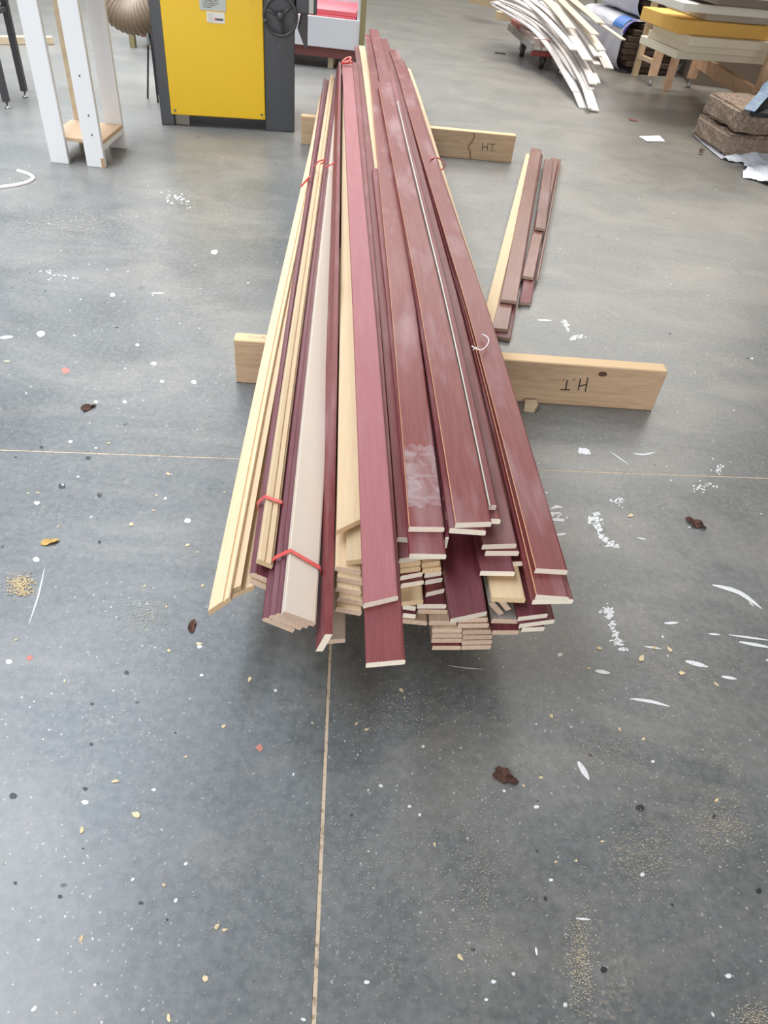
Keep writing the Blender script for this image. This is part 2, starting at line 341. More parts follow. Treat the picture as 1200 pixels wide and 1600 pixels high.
# key, finish, profile, u of left top edge at near end, w of near end, end skew, height of left top edge, width, roll deg, thickness, drift in u per metre, w of far end, rise per metre
BOARDS = [
    ('K','red_matt','flat',0.0820,0.7637,0.0191,0.3708,0.0605,0.0,0.0132,-0.0072,4.95,0.00),
    ('L','red','flat',0.0849,0.6585,0.0081,0.3570,0.0640,0.0,0.0132,0.0000,5.00,0.00),
    ('N','red_worn','flat',0.1707,0.9432,0.0030,0.3708,0.0681,0.0,0.0132,0.0104,6.10,0.00),
    ('O','red','flat',0.1699,0.8897,0.0011,0.3570,0.0688,0.0,0.0132,0.0000,3.00,0.00),
    ('M','red','flat',0.1519,0.9431,-0.0037,0.3432,0.0682,0.0,0.0132,-0.0023,5.70,0.00),
    ('P','red','flat',0.1546,0.9018,0.0166,0.3294,0.0654,0.0,0.0132,0.0000,4.90,0.00),
    ('Q','red_dark','square',0.2408,0.9336,0.0003,0.3570,0.0067,0.0,0.0300,0.0000,1.50,0.00),
    ('R','red_worn','flat',0.2532,0.9294,0.0064,0.3984,0.0693,0.0,0.0132,-0.0037,4.30,0.00),
    ('R2','red','flat',0.2446,0.9297,-0.0035,0.3846,0.0683,0.0,0.0132,0.0027,6.30,0.00),
    ('S0','red','pale_left',0.3278,0.9939,0.0008,0.3846,0.0152,0.0,0.0132,0.0000,4.00,0.00),
    ('S1','red_bare','flat',0.2810,0.9715,-0.0002,0.3708,0.0698,0.0,0.0132,0.0000,4.80,0.00),
    ('T','red','flat',0.3139,0.9302,0.0060,0.3432,0.0682,0.0,0.0132,0.0020,6.20,0.00),
    ('T2','red','flat',0.3223,0.9272,0.0026,0.3294,0.0668,0.0,0.0132,0.0000,5.00,0.00),
    ('V','red_dark','flat',0.3097,0.8900,0.0007,0.3156,0.0668,0.0,0.0132,0.0000,5.00,0.00),
    ('Z1','red_dark','flat',0.3374,0.9253,0.0040,0.3018,0.0655,0.0,0.0132,0.0000,4.90,0.00),
    ('W','cream','flat',0.3314,0.8514,-0.0011,0.2880,0.0650,0.0,0.0132,0.0000,4.90,0.00),
    ('X','red_worn','flat',0.4009,0.8630,-0.0024,0.3570,0.0610,0.0,0.0132,-0.0053,5.60,0.00),
    ('Y','red_worn','flat',0.3958,0.8141,-0.0040,0.3432,0.0607,0.0,0.0132,0.0000,5.30,0.00),
    ('Y2','red','flat',0.3932,0.8138,0.0036,0.3294,0.0772,0.0,0.0132,0.0000,5.20,0.00),
    ('U','red_dark','flat',0.2434,0.7893,0.0200,0.3018,0.0706,0.0,0.0132,0.0000,4.90,0.00),
    ('E1','red_dark','flat',0.3839,0.8287,0.0104,0.2604,0.0605,0.0,0.0132,0.0000,4.80,0.00),
    ('E2','red_dark','flat',0.3885,0.8233,0.0135,0.2466,0.0728,0.0,0.0132,0.0000,4.80,0.00),
    ('E3','red_dark','flat',0.3969,0.8251,0.0040,0.2328,0.0461,0.0,0.0132,0.0000,4.80,0.00),
    ('E4','grey_face','flat',0.3412,0.8445,-0.0002,0.2328,0.0529,0.0,0.0132,0.0000,4.80,0.00),
    ('E5','red_dark','flat',0.3427,0.8283,0.0012,0.2190,0.0531,0.0,0.0132,0.0000,4.80,0.00),
    ('a12','cream','flat',0.1586,0.9034,0.0077,0.3156,0.0395,0.0,0.0132,0.0000,4.90,0.00),
    ('a11','cream','flat',0.1599,0.9016,0.0077,0.3018,0.0397,0.0,0.0132,0.0000,4.80,0.00),
    ('a10','red','flat',0.1611,0.8965,0.0124,0.2880,0.0440,0.0,0.0132,0.0000,4.90,0.00),
    ('a9','red','flat',0.1634,0.8897,0.0108,0.2742,0.0452,0.0,0.0132,0.0000,4.80,0.00),
    ('a8','cream','flat',0.1642,0.8585,0.0057,0.2604,0.0420,0.0,0.0132,0.0000,4.90,0.00),
    ('a7','grey_face','flat',0.1684,0.8622,-0.0039,0.2466,0.0243,0.0,0.0132,0.0000,4.90,0.00),
    ('a6','red_dark','flat',0.1694,0.8536,-0.0024,0.2328,0.0245,0.0,0.0132,0.0000,4.90,0.00),
    ('a5','bare','flat',0.1559,0.8520,-0.0060,0.2190,0.0616,0.0,0.0132,0.0000,4.90,0.00),
    ('b12','cream','flat',0.2000,0.9049,0.0076,0.3156,0.0350,0.0,0.0132,0.0000,4.80,0.00),
    ('b11','cream','flat',0.2028,0.9031,0.0060,0.3018,0.0363,0.0,0.0132,0.0000,4.90,0.00),
    ('b10','red','flat',0.2084,0.9043,0.0075,0.2880,0.0342,0.0,0.0132,0.0000,4.80,0.00),
    ('b9','red','flat',0.2110,0.8990,0.0090,0.2742,0.0345,0.0,0.0132,0.0000,4.80,0.00),
    ('b8','red','flat',0.2125,0.8812,0.0120,0.2604,0.0373,0.0,0.0132,0.0000,4.90,0.00),
    ('b7','red_dark','flat',0.1956,0.8644,0.0016,0.2466,0.0572,0.0,0.0132,0.0000,4.90,0.00),
    ('b6','red_bare','flat',0.1985,0.8634,0.0000,0.2328,0.0586,0.0,0.0132,0.0000,4.90,0.00),
    ('c5','bare','flat',0.2214,0.8476,0.0013,0.2190,0.0539,0.0,0.0132,0.0000,4.90,0.00),
    ('c4','bare','flat',0.2288,0.8404,0.0013,0.2052,0.0592,0.0,0.0132,0.0000,4.90,0.00),
    ('c3','bare','flat',0.2306,0.8388,0.0013,0.1914,0.0595,0.0,0.0132,0.0000,4.90,0.00),
    ('c2','bare','flat',0.2310,0.8371,0.0013,0.1776,0.0611,0.0,0.0132,0.0000,4.90,0.00),
    ('c1','red_dark','flat',0.2336,0.8308,0.0011,0.1638,0.0575,0.0,0.0132,0.0000,4.90,0.00),
    ('d6','bare','flat',0.2775,0.8444,0.0029,0.2328,0.0566,0.0,0.0132,0.0000,4.90,0.00),
    ('d5','bare','flat',0.2781,0.8416,0.0029,0.2190,0.0607,0.0,0.0132,0.0000,4.90,0.00),
    ('d4','bare','flat',0.2887,0.8373,0.0028,0.2052,0.0585,0.0,0.0132,0.0000,4.90,0.00),
    ('d3','bare','flat',0.2908,0.8357,0.0027,0.1914,0.0589,0.0,0.0132,0.0000,4.90,0.00),
    ('d2','bare','flat',0.2916,0.8339,0.0027,0.1776,0.0605,0.0,0.0132,0.0000,4.90,0.00),
    ('d1','bare','flat',0.2924,0.8319,0.0026,0.1638,0.0596,0.0,0.0132,0.0000,4.90,0.00),
    ('A','cream','stepped',-0.1991,0.8570,0.0303,0.2220,0.0387,-15.0,0.0132,0.0361,4.80,0.00),
    ('J','cream','flat',0.0370,0.9546,0.0448,0.3432,0.0592,0.0,0.0132,0.0062,4.90,0.00),
    ('J2','cream','flat',0.0562,0.9022,0.0078,0.3197,0.0432,0.0,0.0132,0.0050,2.40,0.00),
    ('H','red','square',0.0203,0.7531,0.0032,0.3000,0.0135,17.2,0.0520,0.0036,4.90,0.06),
    ('I','white_primer','flat',0.0091,0.7983,0.0066,0.2190,0.0508,0.0,0.0132,0.0000,4.90,0.00),
    ('I2','bare','flat',0.0615,0.8874,0.0012,0.2190,0.0424,0.0,0.0132,0.0000,4.90,0.00),
    ('G','white_primer','flat',-0.0515,0.7842,-0.0001,0.3200,0.0634,26.2,0.0132,0.0230,4.90,0.00),
    ('F1','red_plum','round',-0.0633,0.7943,-0.0047,0.3050,0.0621,24.8,0.0132,0.0230,4.90,0.00),
    ('F2','red_plum','round',-0.0752,0.8015,-0.0050,0.2900,0.0625,24.6,0.0132,0.0230,4.90,0.00),
    ('F3','red_plum','round',-0.0883,0.8072,-0.0061,0.2750,0.0614,24.0,0.0132,0.0230,4.90,0.00),
    ('E','cream','grooved',-0.1069,0.9187,-0.0023,0.3000,0.0309,22.9,0.0132,0.0242,4.90,0.00),
    ('D','red_plum','round',-0.1197,0.9066,-0.0051,0.2780,0.0403,23.4,0.0132,0.0178,4.90,0.00),
    ('DW','tan','flat',-0.1211,0.9025,-0.0053,0.2630,0.0405,23.3,0.0132,0.0178,4.90,0.00),
    ('B','cream','square',-0.1588,0.9111,0.0099,0.2220,0.0149,0.0,0.0132,0.0361,4.70,0.00),
    ('C','cream','flat',-0.1622,0.9109,0.0266,0.2052,0.0420,0.0,0.0132,0.0230,4.80,0.00),
    ('J3','cream','flat',0.0380,0.8950,0.0000,0.3120,0.0500,14.0,0.0132,0.0060,2.30,0.00),
    ('J4','cream','flat',0.0420,0.8830,0.0000,0.2978,0.0500,14.0,0.0132,0.0060,2.27,0.00),
    ('J5','cream','flat',0.0400,0.8710,0.0000,0.2836,0.0500,14.0,0.0132,0.0060,2.24,0.00),
    ('J6','cream','flat',0.0440,0.8590,0.0000,0.2694,0.0500,14.0,0.0132,0.0060,2.21,0.00),
    ('J7','cream','flat',0.0420,0.8470,0.0000,0.2552,0.0500,14.0,0.0132,0.0060,2.18,0.00),
    ('t0','grey_face','square',0.3380,0.8530,0.0000,0.2732,0.0430,52.0,0.0115,0.0000,4.60,0.00),
    ('t1','grey_face','square',0.3570,0.8590,0.0000,0.2732,0.0350,52.0,0.0115,0.0000,4.60,0.00),
    ('x0','cream','flat',-0.1550,1.1400,0.0000,0.1638,0.0500,0.0,0.0132,0.0280,4.76,0.00),
    ('x1','cream','flat',-0.1010,1.1700,0.0000,0.1638,0.0400,0.0,0.0132,0.0220,2.56,0.00),
    ('x2','cream','flat',-0.0460,1.1200,0.0000,0.1638,0.0460,0.0,0.0132,0.0080,4.76,0.00),
    ('x3','red','flat',-0.1550,1.1600,0.0000,0.1776,0.0500,0.0,0.0132,0.0280,4.72,0.00),
    ('x4','red','flat',-0.1010,1.1900,0.0000,0.1776,0.0400,0.0,0.0132,0.0220,2.52,0.00),
    ('x5','red','flat',-0.0460,1.1400,0.0000,0.1776,0.0460,0.0,0.0132,0.0080,4.72,0.00),
    ('x6','cream','flat',-0.1550,1.1800,0.0000,0.1914,0.0500,0.0,0.0132,0.0280,4.68,0.00),
    ('x7','cream','flat',-0.1010,1.2100,0.0000,0.1914,0.0400,0.0,0.0132,0.0220,2.48,0.00),
    ('x8','cream','flat',-0.0460,1.1600,0.0000,0.1914,0.0460,0.0,0.0132,0.0080,4.68,0.00),
    ('x9','cream','flat',0.0260,1.1280,0.0000,0.1638,0.0640,0.0,0.0132,0.0000,4.69,0.00),
    ('x10','red','flat',0.0920,1.1570,0.0000,0.1638,0.0640,0.0,0.0132,0.0000,4.68,0.00),
    ('x11','red','flat',0.1580,1.1480,0.0000,0.1638,0.0640,0.0,0.0132,0.0000,4.97,0.00),
    ('x12','red_dark','flat',0.3520,1.1270,0.0000,0.1638,0.0640,0.0,0.0132,0.0000,4.84,0.00),
    ('x13','red_dark','flat',0.4180,1.1940,0.0000,0.1638,0.0460,0.0,0.0132,0.0000,4.94,0.00),
    ('x14','red_dark','flat',0.0260,1.1260,0.0000,0.1776,0.0640,0.0,0.0132,0.0000,4.97,0.00),
    ('x15','red_dark','flat',0.0920,1.1960,0.0000,0.1776,0.0640,0.0,0.0132,0.0000,4.72,0.00),
    ('x16','red_dark','flat',0.1580,1.1350,0.0000,0.1776,0.0640,0.0,0.0132,0.0000,4.95,0.00),
    ('x17','cream','flat',0.3520,1.1100,0.0000,0.1776,0.0640,0.0,0.0132,0.0000,4.86,0.00),
    ('x18','cream','flat',0.4180,1.1610,0.0000,0.1776,0.0460,0.0,0.0132,0.0000,4.71,0.00),
    ('x19','bare','flat',0.0260,1.1340,0.0000,0.1914,0.0640,0.0,0.0132,0.0000,4.98,0.00),
    ('x20','red_dark','flat',0.0920,1.2010,0.0000,0.1914,0.0640,0.0,0.0132,0.0000,4.65,0.00),
    ('x21','bare','flat',0.1580,1.1690,0.0000,0.1914,0.0640,0.0,0.0132,0.0000,4.96,0.00),
    ('x22','red_dark','flat',0.3520,1.1230,0.0000,0.1914,0.0640,0.0,0.0132,0.0000,4.80,0.00),
    ('x23','red_dark','flat',0.4180,1.1520,0.0000,0.1914,0.0460,0.0,0.0132,0.0000,4.71,0.00),
    ('x24','red','flat',-0.0100,1.1310,0.0000,0.2052,0.0640,0.0,0.0132,0.0000,4.93,0.00),
    ('x25','red_dark','flat',0.0560,1.1060,0.0000,0.2052,0.0640,0.0,0.0132,0.0000,4.87,0.00),
    ('x26','red_dark','flat',0.1220,1.1620,0.0000,0.2052,0.0640,0.0,0.0132,0.0000,4.88,0.00),
    ('x27','red','flat',0.1880,1.1170,0.0000,0.2052,0.0340,0.0,0.0132,0.0000,4.89,0.00),
    ('x28','cream','flat',0.3480,1.1500,0.0000,0.2052,0.0640,0.0,0.0132,0.0000,4.72,0.00),
    ('x29','bare','flat',0.4140,1.1330,0.0000,0.2052,0.0460,0.0,0.0132,0.0000,4.77,0.00),
    ('x30','red_dark','flat',0.1060,1.1380,0.0000,0.2190,0.0460,0.0,0.0132,0.0000,4.85,0.00),
    ('x31','red','flat',0.3980,1.1120,0.0000,0.2190,0.0640,0.0,0.0132,0.0000,4.67,0.00),
    ('x32','red','flat',-0.0180,1.0330,0.0000,0.2328,0.0640,0.0,0.0132,0.0000,4.85,0.00),
    ('x33','red_dark','flat',0.0480,1.0150,0.0000,0.2328,0.0340,0.0,0.0132,0.0000,4.98,0.00),
    ('x34','red','flat',0.0960,1.0550,0.0000,0.2328,0.0640,0.0,0.0132,0.0000,4.66,0.00),
    ('x35','red_dark','flat',0.0980,1.1080,0.0000,0.2466,0.0640,0.0,0.0132,0.0000,4.98,0.00),
    ('x36','red','flat',0.2520,1.0020,0.0000,0.2466,0.0640,0.0,0.0132,0.0000,4.75,0.00),
    ('x37','bare','flat',0.1020,1.0930,0.0000,0.2604,0.0560,0.0,0.0132,0.0000,4.79,0.00),
    ('x38','bare','flat',0.2520,1.0820,0.0000,0.2604,0.0640,0.0,0.0132,0.0000,4.68,0.00),
    ('x39','red','flat',0.0980,1.0230,0.0000,0.2742,0.0640,0.0,0.0132,0.0000,4.81,0.00),
    ('x40','red','flat',0.2480,1.0300,0.0000,0.2742,0.0640,0.0,0.0132,0.0000,4.86,0.00),
    ('x41','red','flat',0.3660,1.0400,0.0000,0.2742,0.0640,0.0,0.0132,0.0000,4.65,0.00),
    ('x42','red_dark','flat',0.4320,1.0550,0.0000,0.2742,0.0340,0.0,0.0132,0.0000,4.78,0.00),
    ('x43','cream','flat',0.0980,1.1200,0.0000,0.2880,0.0640,0.0,0.0132,0.0000,4.85,0.00),
    ('x44','red','flat',0.2440,1.1180,0.0000,0.2880,0.0640,0.0,0.0132,0.0000,4.80,0.00),
    ('x45','red','flat',0.3980,1.0140,0.0000,0.2880,0.0640,0.0,0.0132,0.0000,4.67,0.00),
    ('x46','bare','flat',0.0940,1.0710,0.0000,0.3018,0.0640,0.0,0.0132,0.0000,4.99,0.00),
    ('x47','red','flat',0.4040,1.0050,0.0000,0.3018,0.0560,0.0,0.0132,0.0000,4.82,0.00),
    ('x48','bare','flat',0.1060,1.0390,0.0000,0.3156,0.0460,0.0,0.0132,0.0000,4.66,0.00),
    ('x49','red','flat',0.2340,1.0350,0.0000,0.3156,0.0640,0.0,0.0132,0.0000,5.00,0.00),
    ('x50','cream','flat',0.3760,1.0570,0.0000,0.3156,0.0640,0.0,0.0132,0.0000,4.73,0.00),
    ('x51','cream','flat',0.1060,1.0590,0.0000,0.3294,0.0460,0.0,0.0132,0.0000,4.73,0.00),
    ('x52','red','flat',0.2500,1.0300,0.0000,0.3294,0.0640,0.0,0.0132,0.0000,4.96,0.00),
    ('x53','red_dark','flat',0.2500,1.0600,0.0000,0.3432,0.0640,0.0,0.0132,0.0000,4.66,0.00),
]
def section(prof, W, t, m):
    """outline clockwise from bottom left, with the finish slot of each edge (0 finish, 1 raw end, 2 worn arris)"""
    if prof == 'square': return [(0, -t), (0, 0), (W, 0), (W, -t)], [0, 0, 0, 1]
    if prof == 'pale_left': return [(0, -t), (0, -.001), (.0026, 0), (W-.001, 0), (W, -.001), (W, -t)], [1, 1, 0, 0, 0, 1]
    if prof == 'round':
        return [(.002, -t), (-.0005, -t*.75), (0, -t*.4), (.003, -.0022), (.008, 0), (.012, 0), (.0128, -.0015), (.0142, -.0015), (.015, 0), (W-.003, 0), (W, -.003), (W, -t)], [0]*11+[1]
    if prof == 'grooved':
        return [(0, -t), (0, -.002), (.002, 0), (W*.38, 0), (W*.42, -.004), (W*.50, -.004), (W*.56, -.001), (W*.8, 0), (W*.86, -.003), (W, -.005), (W, -t)], [0]*11
    if prof == 'stepped':
        return [(0, -t), (0, -.002), (.002, 0), (W*.66, 0), (W*.70, -.0035), (W*.74, -.0045), (W*.78, -.0010), (W*.96, -.0008), (W, -.004), (W, -t)], [0]*10
    c = min(.0045, W*.1)
    arris = 2 if m == 'red_worn' else 0
    return [(0, -t+.001), (0, -.0016), (.0012, 0), (W-c, 0), (W-c*.3, -.0012), (W, -c*.8), (W, -t+.001), (W-.001, -t), (.001, -t)], [0, arris, 0, 0, 0, 0, 1, 1, 1]
LBL = {
 'K': 'long matt red board on top of the pile, its near end just above the nearest-reaching board',
 'L': 'red board whose pale near end sticks out closest to the camera of the whole pile',
 'N': 'glossy red top board with a torn tape patch near its end, middle of the pile',
 'O': 'short-looking red board end poking out directly below the tape-patched glossy red board',
 'M': 'narrow-showing red board slotted left of the tape-patched glossy red board',
 'P': 'red board under the two stacked middle red boards, just its left corner showing',
 'Q': 'thin dark batten on edge in the gap between the two glossy red top boards',
 'R': 'glossy red board highest on the pile, right of the tape-patched one',
 'R2': 'red board directly beneath the highest glossy red board, showing at its left and end',
 'S0': 'slim red batten with pale left edge pressed against the right side of the highest board',
 'S1': 'red board with a long bare pale edge, peeping out right of the highest board',
 'T': 'red board end below and right of the highest board, upper one of a close pair',
 'T2': 'red board end below and right of the highest board, lower one of a close pair',
 'V': 'dark red board end lying on the cream board at the right of the pile',
 'Z1': 'dark red board of which only the end corner shows between the close pair and the right edge boards',
 'W': 'cream unpainted board with rounded near end, right part of the pile front',
 'X': 'red board with a bare orange left arris, topmost along the right edge of the pile',
 'Y': 'red board right under the right-edge top board, its broken white end showing',
 'Y2': 'widest red board, third down at the right edge of the pile, with pale thick end',
 'U': 'long dark red board reaching forward low in the middle of the pile, diagonal pale end',
 'E1': 'dark red board at the low right of the pile, uppermost of three shaded ends',
 'E2': 'dark red board at the low right of the pile, middle and widest of three shaded ends',
 'E3': 'dark red board at the low right of the pile, lowest of three shaded ends',
 'E4': 'grey primed board end below the two slanted battens',
 'E5': 'very dark red board, lowest beneath the slanted battens and the cream board',
 'a12': 'cream board, top of the left column of ends right of the two longest boards',
 'a11': 'cream board, second of the left column of ends right of the two longest boards',
 'a10': 'red board with pale end, third in the left column of ends',
 'a9': 'red board with pale end, fourth in the left column of ends, above the cream face',
 'a8': 'cream board showing a wide flat face low in the left column of ends',
 'a7': 'grey faced narrow board just below the wide cream face',
 'a6': 'narrow dark board second below the wide cream face',
 'a5': 'brown raw board sticking out at the bottom of the left column of ends',
 'b12': 'cream board, top of the right column of ends beside the long dark red board',
 'b11': 'cream board, second of the right column of ends beside the long dark red board',
 'b10': 'red board with chamfered pale end, third in the right column of ends',
 'b9': 'red board with chamfered pale end, fourth in the right column of ends',
 'b8': 'red board with its face showing, fifth in the right column of ends',
 'b7': 'dark red board with a wide thin end, low between the two columns of ends and the long dark red board',
 'b6': 'wide board with an orange raw end, just below the wide thin dark end',
 'c5': 'brown raw board on top of the lowest left block of ends',
 'c4': 'brown raw board, upper of the three flush ends in the lowest left block',
 'c3': 'brown raw board, middle of the three flush ends in the lowest left block',
 'c2': 'brown raw board, bottom of the three flush ends in the lowest left block',
 'c1': 'dark red faced board, the very lowest end at the left of the bottom block',
 'd6': 'brown raw board tucked under the diagonal end of the long dark red board',
 'd5': 'brown raw board second beneath the diagonal end of the long dark red board',
 'd4': 'brown raw board, top end of the lowest right block',
 'd3': 'brown raw board, second end of the lowest right block',
 'd2': 'brown raw board, third end of the lowest right block',
 'd1': 'brown raw board, bottom end of the lowest right block',
 'J': 'flat cream board with a slant-cut near end, left of the longest red board',
 'J2': 'short cream board end just under the slant-cut cream board',
 'H': 'red batten standing on edge between the taped bundle and the cream boards',
 'I': 'pale grey primed board low beneath the batten standing on edge',
 'I2': 'brown board end under the fanned thin cream ends',
 'G': 'pale primed board lying on top of the larger taped bundle',
 'F1': 'plum moulding in the larger taped bundle, directly under the pale top board',
 'F2': 'plum moulding in the larger taped bundle, second under the pale top board',
 'F3': 'plum moulding in the larger taped bundle, lowest and leftmost',
 'E': 'cream grooved moulding on top of the smaller taped bundle',
 'D': 'dark plum moulding on the left of the smaller taped bundle',
 'DW': 'tan raw board at the bottom of the smaller taped bundle',
 'A': 'outermost left cream stepped moulding with a pointed mitred near end',
 'B': 'narrow cream strip between the outermost left moulding and the smaller taped bundle',
 'C': 'cream board lying low beside the outermost left moulding, slanted end',
 'J3': 'cream thin board, topmost of the five fanned tilted ends',
 'J4': 'cream thin board, second of the five fanned tilted ends',
 'J5': 'cream thin board, third of the five fanned tilted ends',
 'J6': 'cream thin board, fourth of the five fanned tilted ends',
 'J7': 'cream thin board, lowest of the five fanned tilted ends',
 't0': 'grey batten slanting under the cream board, left one of two',
 't1': 'grey batten slanting under the cream board, right one of two',
 'CS': 'long cream board strip showing between red boards at the far middle of the pile',
 'CR': 'long cream board along the far right side of the pile, half under the red board',
 'CT': 'short pale board tip at the far right of the pile behind the red board',
}
BROWN_SHADE_ENDS = {'c5','c4','c3','c2','c1','d6','d5','d4','d3','d2','d1','a5','F1','F2','F3','G','DW','D','I','I2','J3','J4','J5','J6','J7','E5','E4','b6','t0','t1'}
def board(key, m, prof, u, w, skew, z, W, roll, t, slope, wf, rise):
    ang = PANG - math.atan(slope); r = math.radians(roll)
    base = uw(u, w, 0)
    pts, em = section(prof, W, t, m)
    sl = math.hypot(1, slope); L = (wf-w)*sl
    st = [0.0]; stations = [.12, .25, .4, .55, .7, .85, 1.0, 1.15, 1.6, 2.2, 2.8, 3.3, 3.7, 4.1, 4.5, 5.0, 5.5]
    st += [s_ for s_ in stations if s_ < L-.08] + [L]
    n = len(pts); vs = []; fs = []; idx = []
    rnd = random.Random(key); farsk = rnd.uniform(-.01, .01)
    for i, s_ in enumerate(st):
        wl = w + s_/sl; dz = sag(wl) + min(.07, max(0, rise*(wl-w)))
        for a, d in pts:
            x = a*math.cos(r) + d*math.sin(r); zz = -a*math.sin(r) + d*math.cos(r)
            y = s_ + (skew*a/W if i == 0 else 0) + (farsk*a/W if i == len(st)-1 else 0)
            vs.append((x, y, z + zz + dz))
    for i in range(len(st)-1):
        for k in range(n):
            k2 = (k+1) % n; fs.append((i*n+k, i*n+n+k, i*n+n+k2, i*n+k2)); idx.append(em[k] if k < len(em) else 0)
    fs.append(tuple(range(n))); idx.append(1)
    fs.append(tuple(range(len(vs)-1, len(vs)-n-1, -1))); idx.append(1)
    bright = m in ('cream',)
    o = mesh_obj('moulding_board', vs, fs, [M[m], M['cream'] if bright and key not in BROWN_SHADE_ENDS else (END_BROWN_SHADE if key in BROWN_SHADE_ENDS or key[0] == 'x' else END), EDGE], None, idx)
    o.location = base; o.rotation_euler = (0, 0, ang)
    if key[0] == 'x': tag(o, 'wooden board buried inside the pile, covered by the boards above it', 'board', 'boards buried inside the pile')
    else: tag(o, LBL[key], 'board', 'painted and raw moulding boards in the pile')
    return o
OBJ = {}
for row in BOARDS: OBJ[row[0]] = board(*row)

# small parts lying on single boards
def child_patch(par, px, z, rx, ry, name, m, n=14, h=.0006, seed=1, wob=.35, rot=0):
    """thin irregular patch lying on a board or floor"""
    rnd = random.Random(seed); c = px if isinstance(px, Vector) else at(px[0], px[1], z); vs = [c+Vector((0, 0, h))]; fs = []
    for k in range(n):
        a = 2*math.pi*k/n; q = 1+rnd.uniform(-wob, wob)
        x = math.cos(a)*rx*q; y = math.sin(a)*ry*q
        vs.append(c+Vector((x*math.cos(rot)-y*math.sin(rot), x*math.sin(rot)+y*math.cos(rot), h*.4)))
    fs = [(0, 1+k, 1+(k+1) % n) for k in range(n)]
    o = mesh_obj(name, vs, fs, m)
    if par:
        bpy.context.view_layer.update(); o.parent = par; o.matrix_parent_inverse = par.matrix_world.inverted()
    return o
FILM = mat('clear_packing_tape', (.70, .60, .60), .18, .6); FILM.node_tree.nodes['Principled BSDF'].inputs['Alpha'].default_value = .42
_nt = NT(FILM); _v = _nt.coord((1, 1, 1)); _n = _nt.noise(_v, 26, 4, .6, 1.0)
_nt.l(_nt.ramp(_n, [(.36, g3(.04)), (.70, g3(.40))]), _nt.b.inputs['Alpha']); _nt.bump(_n, .3, .002)
def film(key, s0, s1, a0, a1, seed=3):
    row = [r for r in BOARDS if r[0] == key][0]; u, w, z, W, slope = row[3], row[4], row[6], row[7], row[10]; rnd = random.Random(seed)
    vs = []; nx, ny = 9, 14
    for j in range(ny+1):
        for i in range(nx+1):
            s_ = s0+(s1-s0)*j/ny + (rnd.uniform(-.008, .008) if j in (0, ny) else 0); a = (a0+(a1-a0)*i/nx)*W
            vs.append((a, s_, z+sag(w+s_)+.0006+.0008*rnd.random()))
    fs = [(j*(nx+1)+i, j*(nx+1)+i+1, (j+1)*(nx+1)+i+1, (j+1)*(nx+1)+i) for j in range(ny) for i in range(nx)]
    o = mesh_obj('clear_tape', vs, fs, FILM, OBJ[key], smooth=True); o['label'] = 'wrinkled clear packing tape stuck on the board'; return o
film('N', .055, .235, .03, .97)

# cream strips that only show at the far end of the pile
def extra_board(key, p_near, p_far, z, W, m='cream', t=.013):
    a = at(p_near[0], p_near[1], z); b = at(p_far[0], p_far[1], z)
    un, wn = a.dot(BX), a.dot(AX); uf, wf = b.dot(BX), b.dot(AX)
    OBJ[key] = board(key, m, 'flat', un, wn, 0, z, W, 0, t, (uf-un)/(wf-wn), wf, 0)
extra_board('CS', (586, 262), (561, 66), .355, .042)
extra_board('CR', (736, 490), (628, 100), .222, .064)
extra_board('CT', (622, 140), (615, 86), .338, .055)

# ------------------------------------------------------------------ red tapes, string
def band(pts, label, width=.009, name='tape_band'):
    P = []
    for a, b in zip(pts[:-1], pts[1:]):
        a = Vector(a); b = Vector(b)
        for k in range(4): P.append(a.lerp(b, k/4))
    P.append(Vector(pts[-1]))
    o = ribbon(name, P, width, .0008, TAPE, side=AX)
    return tag(o, label, 'tape', 'red plastic tapes round the bundles')
def U3(u, w, z): return uw(u, w, z+sag(w))
band([U3(-.088, .935, .240), U3(-.091, .93, .272), U3(-.076, .927, .296), U3(-.048, .92, .3235), U3(.009, .905, .2955), U3(.012, .905, .265)],
     'red plastic tape tied round the larger bundle with the pale top board')
band([U3(-.122, 1.09, .252), U3(-.125, 1.09, .276), U3(-.1085, 1.085, .300), U3(-.102, 1.08, .303), U3(-.073, 1.08, .291), U3(-.070, 1.08, .276)],
     'red plastic tape tied round the smaller bundle with the grooved cream top')
def loop(pts, label, r=.003):
    o = tube('tape_strand', catmull(pts, 5), r, TAPE, seg=6)
    return tag(o, label, 'tape', 'red plastic tapes round the bundles')
loop([at(470, 292, .24), at(476, 285, .26), at(484, 276, .29), at(478, 284, .27)], 'red tape knot on the left side of the pile near the far bearer', .004)
loop([at(490, 262, .30), at(498, 252, .345), at(508, 250, .335), at(502, 256, .325)], 'red tape strand across the left bundles far back, left of two', .003)
loop([at(508, 262, .325), at(515, 258, .345), at(522, 255, .352)], 'red tape strand across the left bundles far back, right of two', .003)
loop([at(672, 248, .36), at(684, 247, .34), at(695, 256, .28), at(690, 265, .25), at(674, 262, .26), at(671, 258, .30)], 'red tape loop hanging off the right side of the pile by the far bearer', .003)
loop([at(534, 100, .378), at(540, 92, .40), at(548, 90, .405), at(545, 96, .39), at(537, 99, .382), at(551, 97, .385)], 'red tape bow at the far tip of the long matt red board', .006)
st = tag(tube('string_offcut', catmull([at(737, 541, .362), at(743, 544, .364), at(750, 547, .364), at(757, 544, .366), at(763, 536, .366), at(763, 529, .366), at(759, 525, .368), at(755, 523, .366)], 6), .0016, STRING, seg=6),
         'short white string curl lying on the right-edge red board', 'string')
for k, (p, q) in enumerate([((739, 547), (746, 542)), ((753, 522), (761, 526))]):
    tube('frayed_end', [at(*p, .363), at(*q, .366)], .0012, STRING, st, 6)

